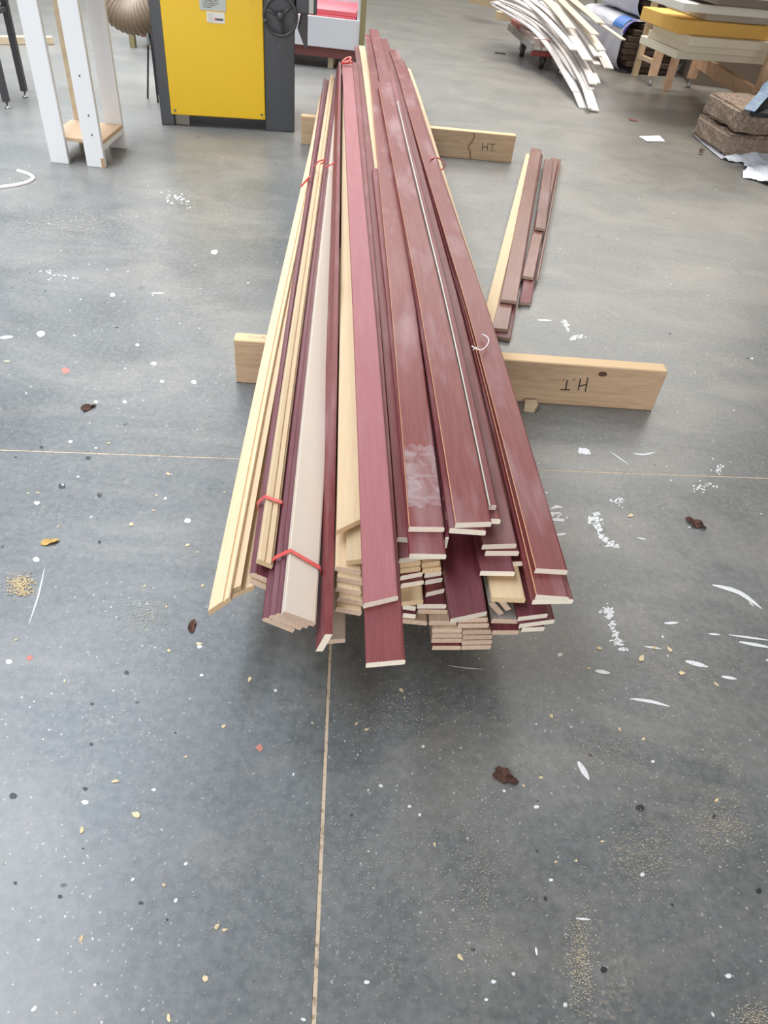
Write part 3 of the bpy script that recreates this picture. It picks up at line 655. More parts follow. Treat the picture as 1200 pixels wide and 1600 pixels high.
# ------------------------------------------------------------------ short stack of boards on the floor, right of the pile
def flat_board(nl, nr, fl, z, t, m, label, group='short boards on the floor beside the pile', zf=None, endm=None):
    a = at(*nl, z); b = at(*nr, z); c = at(*fl, zf or z)
    y = (c-a); L = Vector((y.x, y.y, 0)).length; y = Vector((y.x, y.y, 0)).normalized(); x = Vector((y.y, -y.x, 0)); W = (b-a).dot(x); sk = (b-a).dot(y)
    vs = []; P = [(0, -t), (0, -.002), (.002, 0), (W-.003, 0), (W, -.003), (W, -t)]; n = 6; N = 8
    for i in range(N+1):
        for q, d in P: vs.append((q, L*i/N+(sk*q/W if i == 0 else 0), z+d+.0015*math.sin(i*1.3+L)))
    fs = [(i*n+k, i*n+n+k, i*n+n+(k+1) % n, i*n+(k+1) % n) for i in range(N) for k in range(n)]+[tuple(range(n)), tuple(range(len(vs)-1, len(vs)-n-1, -1))]
    o = mesh_obj('moulding_board', vs, fs, [M[m], endm or END_BROWN_SHADE], None, [0]*(N*n)+[1, 1])
    o.location = (a.x, a.y, 0); o.rotation_euler = (0, 0, math.atan2(y.y, y.x)-math.pi/2)
    return tag(o, label, 'board', group)
flat_board((749, 517), (768, 520), (822, 240), .034, .030, 'cream', 'long pale rounded moulding at the left of the short floor stack', endm=M['cream'])
flat_board((764, 537), (775, 537), (800, 400), .016, .014, 'red', 'red sliver of board low between the pale moulding and the brown boards')
flat_board((774, 525), (798, 529), (834, 240), .0155, .014, 'red', 'lowest red board of the short floor stack, nearest end showing')
flat_board((767, 512), (794, 515), (830, 236), .030, .013, 'brown_film', 'brown glossy-wrapped board second from top in the short floor stack')
flat_board((782, 468), (808, 471), (830, 231), .0445, .013, 'brown_film', 'brown wrapped board on top of the left half of the short floor stack')
flat_board((811, 472), (830, 474), (852, 262), .0155, .014, 'red', 'lowest right board of the short floor stack')
flat_board((816, 431), (834, 434), (861, 246), .030, .013, 'brown_film', 'brown board in the right half of the floor stack, under the shortest one')
flat_board((836, 355), (853, 358), (851, 248), .0445, .013, 'brown_film', 'shortest brown board on top of the right half of the floor stack')
flat_board((811, 436), (815, 437), (845, 240), .030, .012, 'red', 'thin red batten in the groove between the two halves of the floor stack')
flat_board((838, 434), (842, 436), (874, 248), .030, .013, 'brown_film', 'narrow brown strip along the right side of the floor stack')

# ------------------------------------------------------------------ tall white stand at upper left
st = empty('white_stand', (-1.78, 3.66, 0), math.radians(2), label='tall white painted wooden stand with four posts and a low chipboard shelf', cat='stand')
def lb(par, name, lo, hi, m, bev=.002): return box(name, lo, hi, m, par, bev)
for x0, y0, y1, mm in ((-.093, 0, .026, WHITEPAINT), (.088, 0, .026, WHITEPAINT), (.085, .330, .354, WHITEPAINT)):
    lb(st, 'post', (x0, y0, 0), (x0+.090, y1, 1.06), mm)
o = lb(st, 'post', (-.075, .330, 0), (-.020, .354, 1.06), PALE); o['label'] = 'unpainted rear post'
lb(st, 'side_rail', (-.093, .027, .075), (-.073, .330, .100), WHITEPAINT); lb(st, 'side_rail', (.158, .027, .075), (.175, .330, .100), WHITEPAINT)
lb(st, 'shelf', (-.090, .027, .101), (.176, .329, .119), mat('chipboard', (.56, .38, .24), .8))
lb(st, 'top', (-.15, -.05, 1.061), (.22, .40, 1.085), WHITEPAINT)
SCREW = mat('screw_head', (.12, .12, .13), .4, metal=.8)
for x, z in ((-.06, .80), (.13, .40), (.14, .235), (.14, .15), (-.05, .93)):
    s = bmesh.new(); bmesh.ops.create_cone(s, cap_ends=True, segments=10, radius1=.004, radius2=.004, depth=.003)
    for v in s.verts: v.co = Vector((x+v.co.x, -.0012+v.co.z, z+v.co.y))
    bm_obj('screw', s, SCREW, st)
lb(st, 'chipped_corner', (.162, -.0006, .0), (.1785, .0, .045), mat('chip_mark', (.45, .28, .16), .8), 0)

# black metal table at the far left edge
BLK = mat('black_steel', (.055, .052, .055), .45); STEEL = mat('zinc_steel', (.55, .55, .55), .35, metal=.9)
tb = empty('metal_table', (-2.50, 4.74, 0), math.radians(4), label='black steel table frame with threaded feet at the far left', cat='table')
for lx, ly in ((0, 0), (.0, -.27), (-.75, -.27), (-.75, 0)):
    lg = lb(tb, 'leg', (lx-.017, ly-.017, .035), (lx+.017, ly+.017, .74), BLK)
    tube('levelling_foot', [(lx, ly, .0), (lx, ly, .008), (lx, ly, .009), (lx, ly, .05)], .006, STEEL, lg, 8, [.016, .016, .006, .006])
for a, b in (((-.75, 0), (0, 0)), ((-.75, -.27), (0, -.27)), ((0, -.27), (0, 0)), ((-.75, -.27), (-.75, 0))):
    lb(tb, 'cross_rail', (a[0]-.012, a[1]-.012, .44), (b[0]+.012, b[1]+.012, .465), BLK)
lb(tb, 'tabletop', (-.80, -.32, .741), (.05, .05, .765), BLK)
p = at(84, 69); tag(beam('pine_batten', at(-40, 69)+Vector((0, 0, .026)), p+Vector((0, 0, .026)), .05, .05, PALE), 'pale pine batten lying on the floor behind the white stand', 'batten')

# ------------------------------------------------------------------ yellow and black machine
YEL = mat('yellow_enamel', (.86, .53, .003), .38); CHAR = mat('charcoal_enamel', (.058, .062, .070), .42)
DARK = mat('dark_recess', (.02, .02, .02), .8); BROWNSIDE = mat('taupe_side_panel', (.27, .21, .19), .5)
mc = empty('woodworking_machine', (-1.582, 4.513, 0), math.atan2(.17, .761), label='yellow-fronted charcoal woodworking machine with a handwheel', cat='machine')
lb(mc, 'left_column', (0, 0, 0), (.075, .07, 1.12), CHAR, .004); lb(mc, 'right_column', (.605, 0, 0), (.780, .07, 1.12), CHAR, .004)
lb(mc, 'cabinet', (.02, .071, .07), (.77, .56, 1.10), CHAR, .004)
lb(mc, 'side_panel', (.771, .072, .0), (.782, .56, 1.08), BROWNSIDE, .002)
lb(mc, 'plinth_foot', (.076, .03, 0), (.16, .07, .065), mat('dusty_grey', (.30, .29, .26), .8), .002)
lb(mc, 'table', (-.1, -.10, 1.12), (.88, .70, 1.17), STEEL, .006)
yp = lb(mc, 'front_panel', (.062, -.014, .062), (.606, -.002, 1.09), YEL, .004); yp['label'] = 'bright yellow sheet metal front panel'
for x, z in ((.085, .085), (.585, .090), (.55, .655), (.085, .66)):
    s = bmesh.new(); bmesh.ops.create_cone(s, cap_ends=True, segments=12, radius1=.007, radius2=.006, depth=.006)
    for v in s.verts: v.co = Vector((x+v.co.x, -.0165+v.co.z, z+v.co.y))
    bm_obj('bolt', s, SCREW, yp)
PLATE = mat('grey_data_plate', (.50, .52, .47), .4)
pl = lb(yp, 'data_plate', (.268, -.0165, .583), (.408, -.0145, .70), PLATE, .0005)
lb(yp, 'paper_sticker', (.302, -.0162, .528), (.398, -.0145, .578), mat('white_sticker', (.78, .76, .68), .6), .0003)
def text(par, body, x, z, size, m, y=-.0172, name='lettering'):
    c = bpy.data.curves.new(name, 'FONT'); c.body = body; c.size = size; c.extrude = .0002
    o = bpy.data.objects.new(name, c); C.objects.link(o)
    dg = bpy.context.evaluated_depsgraph_get(); me = bpy.data.meshes.new_from_object(o.evaluated_get(dg)); bpy.data.objects.remove(o)
    me.materials.clear(); me.materials.append(m); o = bpy.data.objects.new(name, me); C.objects.link(o)
    o.location = (x, y, z); o.rotation_euler = (math.pi/2, 0, 0); o.parent = par; return o
DTXT = mat('dark_print', (.06, .05, .08), .6); RTXT = mat('red_print', (.5, .05, .12), .6)
text(pl, 'PENSON', .284, .622, .022, DTXT)
for k in range(3): lb(pl, 'printed_line', (.284, -.0170, .614-.009*k), (.37-.02*k, -.0166, .6165-.009*k), DTXT, 0)
for k in range(5): lb(pl, 'printed_line', (.310, -.0168, .566-.008*k), (.335, -.0163, .568-.008*k), mat('grey_print', (.4, .4, .4), .6), 0)
lb(pl, 'printed_logo', (.344, -.0170, .540), (.352, -.0163, .552), RTXT, 0); lb(pl, 'printed_logo', (.353, -.0170, .541), (.389, -.0163, .550), DTXT, 0)
# handwheel
hc = Vector((.698, -.075, .590)); RW = .088
wh = tube('handwheel', [hc+Vector((RW*math.cos(a), 0, RW*math.sin(a))) for a in [2*math.pi*k/32 for k in range(32)]], .0095, BLK, mc, 10, closed=True)
wh['label'] = 'black handwheel with three spokes'
tube('hub', [hc+Vector((0, -.02, 0)), hc+Vector((0, .075, 0))], .02, BLK, wh, 14)
for a in (40, 160, 280):
    a = math.radians(a); tube('spoke', [hc, hc+Vector((RW*math.cos(a), 0, RW*math.sin(a)))], .008, BLK, wh, 8)
tube('crank_knob', [hc+Vector((-RW*.95, 0, -.02)), hc+Vector((-RW*.95, -.05, -.02))], .010, BLK, wh, 10)
# side box with pale strip, and dark chute below it
lb(mc, 'side_box', (.785, -.03, .605), (.90, .30, .95), CHAR, .004)
lb(mc, 'pale_strip', (.855, -.036, .610), (.880, -.031, .95), mat('pale_strip', (.55, .56, .50), .5), .001)
bm = bmesh.new(); V = [bm.verts.new(q) for q in ((.822, .0, .604), (.852, .0, .604), (.852, .0, .455), (.842, .0, .43), (.800, .0, .52), (.822, .10, .604), (.852, .10, .604), (.852, .10, .455), (.842, .10, .43), (.800, .10, .52))]
bm.faces.new(V[:5]); bm.faces.new(V[9:4:-1])
for k in range(5): bm.faces.new((V[k], V[5+k], V[5+(k+1) % 5], V[(k+1) % 5]))
bm_obj('chute', bm, BLK, mc)
for z in (.44, .30): 
    s = bmesh.new(); bmesh.ops.create_cone(s, cap_ends=True, segments=10, radius1=.005, radius2=.005, depth=.003)
    for v in s.verts: v.co = Vector((.692+v.co.x, -.0012+v.co.z, z+v.co.y))
    bm_obj('bolt', s, SCREW, mc)
# extraction hose
hp = catmull([(-2.18, 5.10, 1.00), (-2.10, 5.05, .72), (-1.99, 5.0, .50), (-1.84, 4.98, .44), (-1.68, 4.98, .52), (-1.60, 5.0, .62)], 22)
tag(tube('extraction_hose', hp, .09, mat('brown_hose', (.27, .185, .115), .55), seg=18, radii=[.084+.006*math.sin(i*math.pi/1.5) for i in range(len(hp))]),
    'brown ribbed extraction hose sagging between the white stand and the machine', 'hose')
sd = empty('thin_stand', (-1.80, 5.03, 0), label='thin dark metal rod stand with a chrome clip, left of the machine', cat='stand')
tube('leg', [(-.045, .02, 0), (.01, .03, .40)], .006, BLK, sd, 8); tube('leg', [(.045, -.05, 0), (.02, .02, .40)], .006, BLK, sd, 8); tube('leg', [(-.01, .14, 0), (.015, .04, .40)], .006, BLK, sd, 8)
tube('pole', [(.013, .03, .38), (.0, .03, .62)], .010, BLK, sd, 8); tube('clip', [(.006, .015, .30), (.006, .015, .40)], .012, STEEL, sd, 8)
for o_ in list(sd.children): o_.location = (0, 0, 0)

# ------------------------------------------------------------------ long white crate with pink contents behind the machine
PINK = mat('pink_foam', (.80, .16, .18), .6); MAR = mat('maroon_board', (.20, .065, .055), .6); GREENW = mat('greenish_post', (.30, .25, .12), .8)
WPAN = mat('white_panel', (.74, .73, .74), .45)
cr = empty('white_crate', (-2.43, 6.50, 0), math.radians(2.5), label='long open white crate filled with pink sheets on a maroon pallet behind the machine', cat='crate')
for x in (.10, .85, 1.545): lb(cr, 'pallet_foot', (x, .03, 0), (x+.045, .60, .075), PALE)
lb(cr, 'pallet_board', (.06, 0, .076), (1.80, .62, .145), MAR)
lb(cr, 'front_panel', (.02, -.016, .146), (1.79, 0.004, .345), WPAN); lb(cr, 'back_panel', (.02, .60, .146), (1.79, .62, .62), WPAN)
lb(cr, 'end_panel', (.02, .005, .146), (.04, .599, .62), WPAN); lb(cr, 'end_panel', (1.765, .005, .146), (1.785, .599, .62), WPAN)
rs = random.Random(5)
for k in range(7): lb(cr, 'pink_sheet', (.045+rs.random()*.01, .01+.012*k+rs.random()*.006, .147+.034*k), (1.75, .59, .178+.034*k), PINK)
lb(cr, 'corner_post', (1.79, -.03, 0), (1.832, .02, .72), GREENW); lb(cr, 'corner_post', (-.03, -.03, 0), (.012, .02, .72), GREENW)

# ------------------------------------------------------------------ trolley with curved white strips
REDM = mat('worn_red_steel', (.42, .11, .09), .6); _t = NT(REDM); _v = _t.coord((1, 1, 1)); _t.l(_t.ramp(_t.noise(_v, 5, 3), [(.42, (.42, .10, .08)), (.55, (.45, .36, .33))]), _t.b.inputs['Base Color'])
tr = empty('trolley', (.70, 8.30, 0), math.radians(-1), label='low red steel trolley with castors under the white strips', cat='trolley')
tube_pts = [(-.04, .24), (.14, -.80), (.52, -.72), (.50, .45)]
bm = bmesh.new(); lo = [bm.verts.new((x, y, .185)) for x, y in tube_pts]; hi = [bm.verts.new((x, y, .245)) for x, y in tube_pts]
bm.faces.new(lo); bm.faces.new(hi[::-1])
for k in range(4): bm.faces.new((lo[k], hi[k], hi[(k+1) % 4], lo[(k+1) % 4]))
bm_obj('deck', bm, REDM, tr)
beam('side_channel', (-.045, .22, .18), (.13, -.80, .18), .02, .05, mat('grey_channel', (.33, .30, .27), .6), tr)
beam('cross_bar', (.13, -.76, .13), (.60, -.66, .13), .03, .04, mat('dull_red_bar', (.30, .06, .05), .6), tr)
for cx, cy in ((.10, -.12), (.26, -.60), (.44, -.62), (.42, .25)):
    ca = tube('castor_wheel', [(cx-.02, cy, .058), (cx+.02, cy, .058)], .058, BLK, tr, 20)
    beam('fork', (cx-.03, cy, .05), (cx-.03, cy+.02, .185), .006, .03, BLK, ca); beam('fork', (cx+.03, cy, .05), (cx+.03, cy+.02, .185), .006, .03, BLK, ca)
tag(beam('pine_block', at(776, 24, .22)+Vector((0, 0, 0)), at(804, 26, .22), .09, .07, PALE), 'short pine block sticking out at the left of the trolley', 'block')
tag(beam('pine_block', at(738, -2, .18), at(776, 6, .18), .10, .08, PALE), 'pine block at the upper edge beside the trolley', 'block')
tag(beam('dark_offcut', at(773, 82, .006), at(790, 84, .006), .012, .01, BLK), 'small dark offcut on the floor left of the trolley', 'offcut')
WS = [board_mat('white_strip', (.62, .57, .55), (.70, .66, .63), .5, 0, .2, .4), board_mat('ivory_strip', (.60, .53, .41), (.68, .61, .49), .5, 0, .2, .4)]
STRIPS = [  # px path near end first with heights, width, finish, label
 (((911, 169, .006), (893, 128, .07), (868, 82, .17), (838, 46, .27), (800, 20, .34), (770, 4, .36)), .050, 0, 'white strip reaching farthest left on the floor, lower end of the curved bundle'),
 (((929, 173, .012), (917, 138, .07), (893, 92, .17), (860, 50, .28), (815, 20, .35), (778, 4, .37)), .055, 0, 'white strip touching the floor farthest forward, right end of the curved bundle'),
 (((922, 170, .03), (908, 128, .10), (880, 80, .20), (850, 45, .30), (805, 16, .36), (775, 2, .38)), .022, 0, 'slim white strip between the two floor-touching strips'),
 (((899, 143, .05), (880, 110, .11), (862, 80, .19), (835, 48, .28), (800, 24, .35), (772, 8, .37)), .045, 0, 'white strip ending just above the floor at the left of the bundle'),
 (((923, 140, .07), (908, 108, .14), (886, 75, .22), (856, 42, .31), (815, 14, .38), (780, 0, .40)), .045, 0, 'white strip with a squared end, third from the front of the bundle'),
 (((903, 124, .09), (885, 98, .15), (863, 68, .22), (838, 42, .30), (805, 20, .37), (772, 3, .39)), .045, 0, 'white strip with a rounded end in the middle of the bundle'),
 (((927, 132, .10), (915, 105, .16), (893, 70, .24), (862, 36, .33), (820, 8, .40), (790, -8, .42)), .055, 0, 'broad white strip with a knot hole in the bundle'),
 (((934, 130, .09), (922, 104, .15), (901, 70, .23), (872, 36, .32), (830, 6, .40), (800, -12, .42)), .040, 0, 'white strip with a pointed end right of the broad one'),
 (((918, 94, .22), (900, 66, .28), (880, 40, .34), (852, 14, .40), (820, -8, .44)), .070, 0, 'wide white strip, front one of the upper fan'),
 (((933, 101, .19), (920, 80, .24), (900, 52, .31), (875, 26, .38), (845, 2, .43)), .050, 0, 'white splintered strip beneath the wide one in the upper fan'),
 (((934, 88, .24), (918, 62, .30), (898, 36, .36), (870, 10, .42), (842, -10, .45)), .060, 0, 'white strip second in the upper fan'),
 (((951, 107, .12), (938, 82, .19), (920, 56, .27), (898, 30, .34), (868, 4, .41)), .075, 0, 'wide white strip lowest at the right of the upper fan'),
 (((940, 79, .27), (922, 54, .33), (902, 30, .38), (880, 8, .43), (860, -10, .46)), .060, 1, 'ivory strip third in the upper fan'),
 (((892, 44, .36), (880, 28, .39), (866, 12, .42), (850, -4, .45)), .070, 1, 'ivory strip with a short square end on top of the fan'),
 (((930, 54, .36), (912, 36, .39), (892, 16, .43), (872, -4, .46)), .060, 1, 'ivory strip with notched edge in the upper fan'),
 (((974, 62, .36), (948, 44, .38), (920, 24, .41), (892, 4, .44), (870, -12, .46)), .035, 1, 'thin ivory batten reaching farthest right toward the bales'),
 (((938, 36, .40), (922, 22, .42), (902, 6, .45), (886, -8, .47)), .070, 1, 'ivory strip with a stepped end at the top right of the fan'),
 (((896, 78, .27), (880, 58, .31), (864, 40, .34), (846, 22, .38), (820, 0, .42)), .050, 0, 'shaded white strip between the bundle and the upper fan'),
]
for i, (path, wd, fi, lab) in enumerate(STRIPS):
    pts = catmull([at(x, y, z) for x, y, z in path], 6)
    side = (pts[0]-pts[6]).cross(Vector((0, 0, 1)))
    tag(ribbon('timber_strip', pts, wd*1.22, .009, [WS[fi], END]), lab, 'strip', 'thin strips heaped on the trolley')
tag(tube('string_offcut', [at(875, 92, .10), at(878, 104, .07), at(874, 112, .05), at(879, 116, .05)], .006, STRING, seg=6), 'white frayed string hanging from the curved strips', 'string')

# ------------------------------------------------------------------ wrapped brown bales
FIB = mat('dark_fibre', (.085, .060, .050), .95, .1); _t = NT(FIB); _v = _t.coord((3, 3, 30)); _t.l(_t.ramp(_t.noise(_v, 5, 4, .7), [(.3, (.05, .036, .03)), (.7, (.14, .10, .085))]), _t.b.inputs['Base Color'])
BAG = mat('white_poly_bag', (.62, .63, .70), .35); BLUE = mat('blue_print', (.05, .20, .62), .4); PURP = mat('violet_hem', (.05, .035, .32), .5)
def rrect(w, h, r, n=5):
    P = []
    for cx, cz, a0 in ((w/2-r, r, -90), (w/2-r, h-r, 0), (-w/2+r, h-r, 90), (-w/2+r, r, 180)):
        for k in range(n+1): a = math.radians(a0+90*k/n); P.append((cx+r*math.cos(a), cz+r*math.sin(a)))
    return P
def shell(name, prof, y0, y1, m, par, cap=True, steps=6, wob=.006, seed=1):
    rnd = random.Random(seed); vs = []; fs = []; n = len(prof)
    for i in range(steps+1):
        y = y0+(y1-y0)*i/steps
        for x, z in prof:
            q = Vector((x, y, z)); nz = noise.noise(q*6+Vector((seed, 0, 0)))*wob; vs.append((x+nz, y+nz, max(z+nz, .002)))
    for i in range(steps):
        for k in range(n): fs.append((i*n+k, i*n+(k+1) % n, (i+1)*n+(k+1) % n, (i+1)*n+k))
    if cap: fs += [tuple(range(n-1, -1, -1)), tuple(range(steps*n, steps*n+n))]
    return mesh_obj(name, vs, fs, m, par, smooth=False)
def bale(loc, rz, w, h, d, label, blue, nl=8):
    r = empty('fibre_bale', loc, rz, label=label, cat='bale', group='bagged fibre bales by the rack')
    for k in range(nl):   # stacked mats, each its own layer
        z0 = .008+(h-.016)*k/nl; z1 = .008+(h-.016)*(k+1)/nl-.003; sh = min(1, math.sin(math.pi*(k+.5)/nl)**.35)
        rnd = random.Random(k)
        lb(r, 'fibre_mat', (-w/2*sh+.012, rnd.random()*.02, z0), (w/2*sh-.012, d-.02, z1), FIB, .006)
    shell('bag_sleeve', rrect(w+.01, h, .10), .07, d, BAG, r, cap=False, steps=8, wob=.02)
    Q = [p for p in rrect(w+.022, h+.006, .105, 6) if p[1] > h*.70 and p[0] < w*.3]; n = len(Q)
    mesh_obj('bag_hem', [(x, y, z+.004) for y in (.045, .085) for x, z in Q], [(k, k+1, n+k+1, n+k) for k in range(n-1)], PURP, r)
    if blue:
        P = [p for p in rrect(w+.018, h+.006, .105, 6) if p[1] > h*.80 and p[0] < .1]
        vs = []; 
        for y in (.12, .22, .34):
            for x, z in P: vs.append((x, y, z+.008))
        n = len(P); mesh_obj('blue_band', vs, [(i*n+k, i*n+k+1, (i+1)*n+k+1, (i+1)*n+k) for i in range(2) for k in range(n-1)], BLUE, r)
    return r
bale((2.02, 7.98, 0), math.radians(16), .68, .40, 1.1, 'lower brown fibre bale in a white and blue bag behind the rack', True)
bale((2.10, 8.10, .415), math.radians(14), .66, .38, 1.0, 'upper brown fibre bale in a white bag resting on the lower one', False)
tag(tube('green_pole', [at(934, 68, 0)+Vector((.02, .9, 0)), at(934, 68, 0)+Vector((.03, .9, 1.2))], .02, mat('grey_green_paint', (.28, .31, .24), .6), seg=10), 'grey-green metal pole behind the white strips', 'pole')

# ------------------------------------------------------------------ timber rack with foam sheets
rk = empty('timber_rack', (1.92, 7.50, 0), 0, label='low pine rack on castors carrying foam sheets', cat='rack')
def rb(name, p, q, w, h, par=None, m=RACK):
    o = Vector((1.92, 7.50, 0)); return beam(name, Vector(p)-o, Vector(q)-o, w, h, m, par or rk, upv=Vector((0, 1, 0)) if abs(Vector(p).z-Vector(q).z) > .2 else Vector((0, 0, 1)))
for x, y in ((1.92, 7.48), (2.30, 7.60)):
    pst = rb('post', (x, y, .075), (x, y, 1.1), .07, .05)
    tube('castor', [(x-1.92-.012, y-7.50, .022), (x-1.92+.012, y-7.50, .022)], .022, STEEL, pst, 12); rb('castor_fork', (x, y, .02), (x, y, .076), .016, .03, pst, STEEL)
rb('post', (2.42, 6.25, .262), (2.42, 6.25, 1.15), .075, .05)
rb('post', (3.30, 6.50, .262), (3.30, 6.50, 1.15), .075, .05)
rb('post', (2.04, 7.35, 0), (2.04, 7.35, .285), .06, .045)
rb('post', (3.15, 7.70, 0), (3.15, 7.70, 1.1), .06, .05)
rb('side_beam', (2.32, 7.55, .215), (2.42, 6.18, .215), .05, .09); rb('cross_beam', (2.36, 6.21, .216), (3.4, 6.51, .216), .05, .09)
rb('cross_beam', (1.86, 7.30, .317), (3.2, 7.60, .317), .045, .06); rb('cross_beam', (2.70, 6.95, .317), (3.25, 7.10, .317), .045, .06)
rb('foot', (2.42, 6.28, 0), (2.42, 6.28, .17), .06, .05); rb('foot', (3.30, 6.52, 0), (3.30, 6.52, .17), .06, .05)
ld = empty('ladder_frame', (1.85, 7.86, 0), 0, label='narrow pine ladder frame standing left of the rack', cat='frame')
beam('upright', (0, 0, 0), (0, 0, 1.2), .05, .06, PALE, ld, upv=Vector((0, 1, 0))); beam('upright', (.10, -.27, .08), (.10, -.27, 1.2), .045, .05, PALE, ld, upv=Vector((0, 1, 0)))
for z in (.16, .47, .78): 
    rg = beam('rung', (.005, -.02, z), (.095, -.25, z), .05, .025, PALE, ld)
SH1 = mat('cream_foam', (.80, .74, .60), .8, .2); SH2 = mat('yellow_foam', (.80, .50, .14), .8, .2); SH3 = mat('white_foam', (.82, .80, .72), .8, .2); SH4 = mat('brown_board', (.20, .16, .13), .7); SHE = mat('grey_foam', (.52, .48, .41), .8, .2)
def sheet(corner_px, z0, th, m, label, dx=0, L=1.35, D=.60, rz=17):
    p = at(*corner_px, z0); o = box('foam_sheet', (0, 0, z0), (L, D, z0+th), m, None, .004); o.location = (p.x, p.y, 0); o.rotation_euler = (0, 0, math.radians(rz))
    return tag(o, label, 'foam sheet', 'foam sheets on the rack')
sheet((1055, 92), .350, .056, SH1, 'lowest cream foam sheet on the rack, sticking out farthest')
sheet((1070, 82), .407, .052, SH1, 'second cream foam sheet from the bottom of the rack')
sheet((1078, 72), .460, .058, SH1, 'third cream foam sheet, directly below the yellow one')
sheet((1058, 53), .520, .088, SH2, 'thick yellow foam sheet in the middle of the rack')
sheet((1102, 32), .610, .070, SHE, 'greyish foam sheet on the yellow one')
sheet((1066, 18), .690, .050, SH3, 'white foam sheet near the top of the rack', L=.7)
sheet((1120, 8), .760, .05, SH4, 'dark brown board at the top of the rack', L=.9)
box('low_dark_box', (0, 0, 0), (1, 1, 1), SH4, None, 0).name = 'rack_shade_block'  # dark block added to stand for the shade under the rack
sb = bpy.data.objects['rack_shade_block']; sb.scale = (1.5, .7, .38); sb.location = (2.36, 7.78, 0); tag(sb, 'added dark block standing in for the shade beneath the rack', 'box')

# ------------------------------------------------------------------ loose fibre bale at the right edge, with its white bag
HUSK = mat('brown_husk', (.22, .16, .12), .95, .1); _t = NT(HUSK); _v = _t.coord((1, 1, 1)); _n = _t.noise(_v, 55, 5, .75); _t.l(_t.ramp(_n, [(.3, (.16, .11, .08)), (.5, (.34, .26, .20)), (.72, (.55, .44, .35))]), _t.b.inputs['Base Color']); _t.bump(_n, .9, .01)
hb = empty('husk_bale', (1.98, 5.32, 0), math.radians(10), label='rough brown fibre bale lying unwrapped at the right edge', cat='bale')
def rough_slab(name, lo, hi, par, m, seed):
    bm = bmesh.new(); add_box(bm, lo, hi, 0); bmesh.ops.subdivide_edges(bm, edges=bm.edges[:], cuts=12, use_grid_fill=True)
    bmesh.ops.recalc_face_normals(bm, faces=bm.faces); bm.normal_update()
    cen = (Vector(lo)+Vector(hi))/2
    for v in bm.verts:
        q = v.co*9+Vector((seed, 0, 0)); v.co += v.normal*(.016*noise.noise(q)+.010*noise.noise(q*3.3))
        e = sum(1 for i in range(3) if min(abs(v.co[i]-lo[i]), abs(v.co[i]-hi[i])) < .02)
        if e >= 2: v.co += (cen-v.co).normalized()*.018
        v.co.z = max(v.co.z, .006)
    return bm_obj(name, bm, m, par)
rough_slab('fibre_slab', (0, 0, .008), (1.0, .52, .140), hb, HUSK, 1); rough_slab('fibre_slab', (.02, .015, .150), (1.0, .53, .285), hb, HUSK, 6)
tag(rough_slab('fibre_crumb', (-.022, -.022, .004), (.026, .026, .05), None, HUSK, 3), 'small brown fibre lump on the floor beside the rough bale', 'lump')
bpy.data.objects['fibre_crumb'].location = at(1093, 241)
def crumpled(name, outline, m, label, cat, z=.004, amp=.02, seed=1, hump=None, n=14):
    pts = [at(x, y, 0) for x, y in outline]; c = sum(pts, Vector())/len(pts); bm = bmesh.new(); vs = [bm.verts.new(p) for p in pts]; bm.faces.new(vs)
    bmesh.ops.triangulate(bm, faces=bm.faces); bmesh.ops.subdivide_edges(bm, edges=bm.edges[:], cuts=5, use_grid_fill=True)
    bmesh.ops.subdivide_edges(bm, edges=[e for e in bm.edges if e.calc_length() > .05], cuts=1)
    for v in bm.verts:
        v.co.z = z+amp*abs(noise.noise(v.co*7+Vector((seed, 0, 0))))+amp*.4*abs(noise.noise(v.co*19))
        if hump: d = (Vector((v.co.x, v.co.y))-Vector(hump[:2])).length; v.co.z += hump[2]*math.exp(-(d/.13)**2)
    o = bm_obj(name, bm, m, None); md = o.modifiers.new('thick', 'SOLIDIFY'); md.thickness = .0015; md.offset = 1
    return tag(o, label, cat)
SACK = mat('white_woven_sack', (.76, .79, .86), .5)
p = at(1166, 236)
crumpled('plastic_sack', [(1127, 249), (1146, 241), (1163, 229), (1180, 232), (1200, 242), (1240, 262), (1240, 305), (1200, 291), (1180, 283), (1160, 279), (1158, 274), (1165, 268), (1158, 255), (1140, 254)], SACK,
         'white woven sack sheet spread on the floor below the rough bale', 'sack', amp=.045, hump=(p.x, p.y-.1, .05))
pk = mesh_obj('hem_tie', [], [], PURP); bpy.data.objects.remove(pk)
tag(box('violet_tag', (-.02, -.012, .05), (.02, .012, .085), PURP, None, .004), 'small violet hem patch on the white sack', 'tag'); bpy.data.objects['violet_tag'].location = at(1166, 238)
crumpled('bale_liner', [(1082, 205), (1084, 214), (1100, 228), (1114, 240), (1127, 250), (1136, 250), (1126, 240), (1110, 228), (1094, 212), (1088, 203)], BAG, 'white and violet bag edge under the rough bale', 'bag', amp=.006)
DKC = mat('blue_marbled_sheet', (.10, .20, .34), .4); _t = NT(DKC); _v = _t.coord((1, 1, 1)); _t.l(_t.ramp(_t.noise(_v, 22, 4, .7), [(.4, (.035, .10, .22)), (.65, (.15, .25, .34))]), _t.b.inputs['Base Color'])
bt = empty('blue_bin', (2.18, 5.30, 0), 0, label='dark open bin with blue marbled rim on the rough bale, right edge', cat='bin')
bm = bmesh.new(); A_ = [(-.22, -.22, .315), (.06, .25, .41), (.60, .30, .42), (.60, -.12, .33)]; B_ = [(-.18, -.16, .292), (.08, .20, .30), (.60, .25, .30), (.60, -.08, .295)]
va = [bm.verts.new(q) for q in A_]; vb_ = [bm.verts.new(q) for q in B_]; bm.faces.new(vb_)
for k in range(4): bm.faces.new((va[k], va[(k+1) % 4], vb_[(k+1) % 4], vb_[k]))
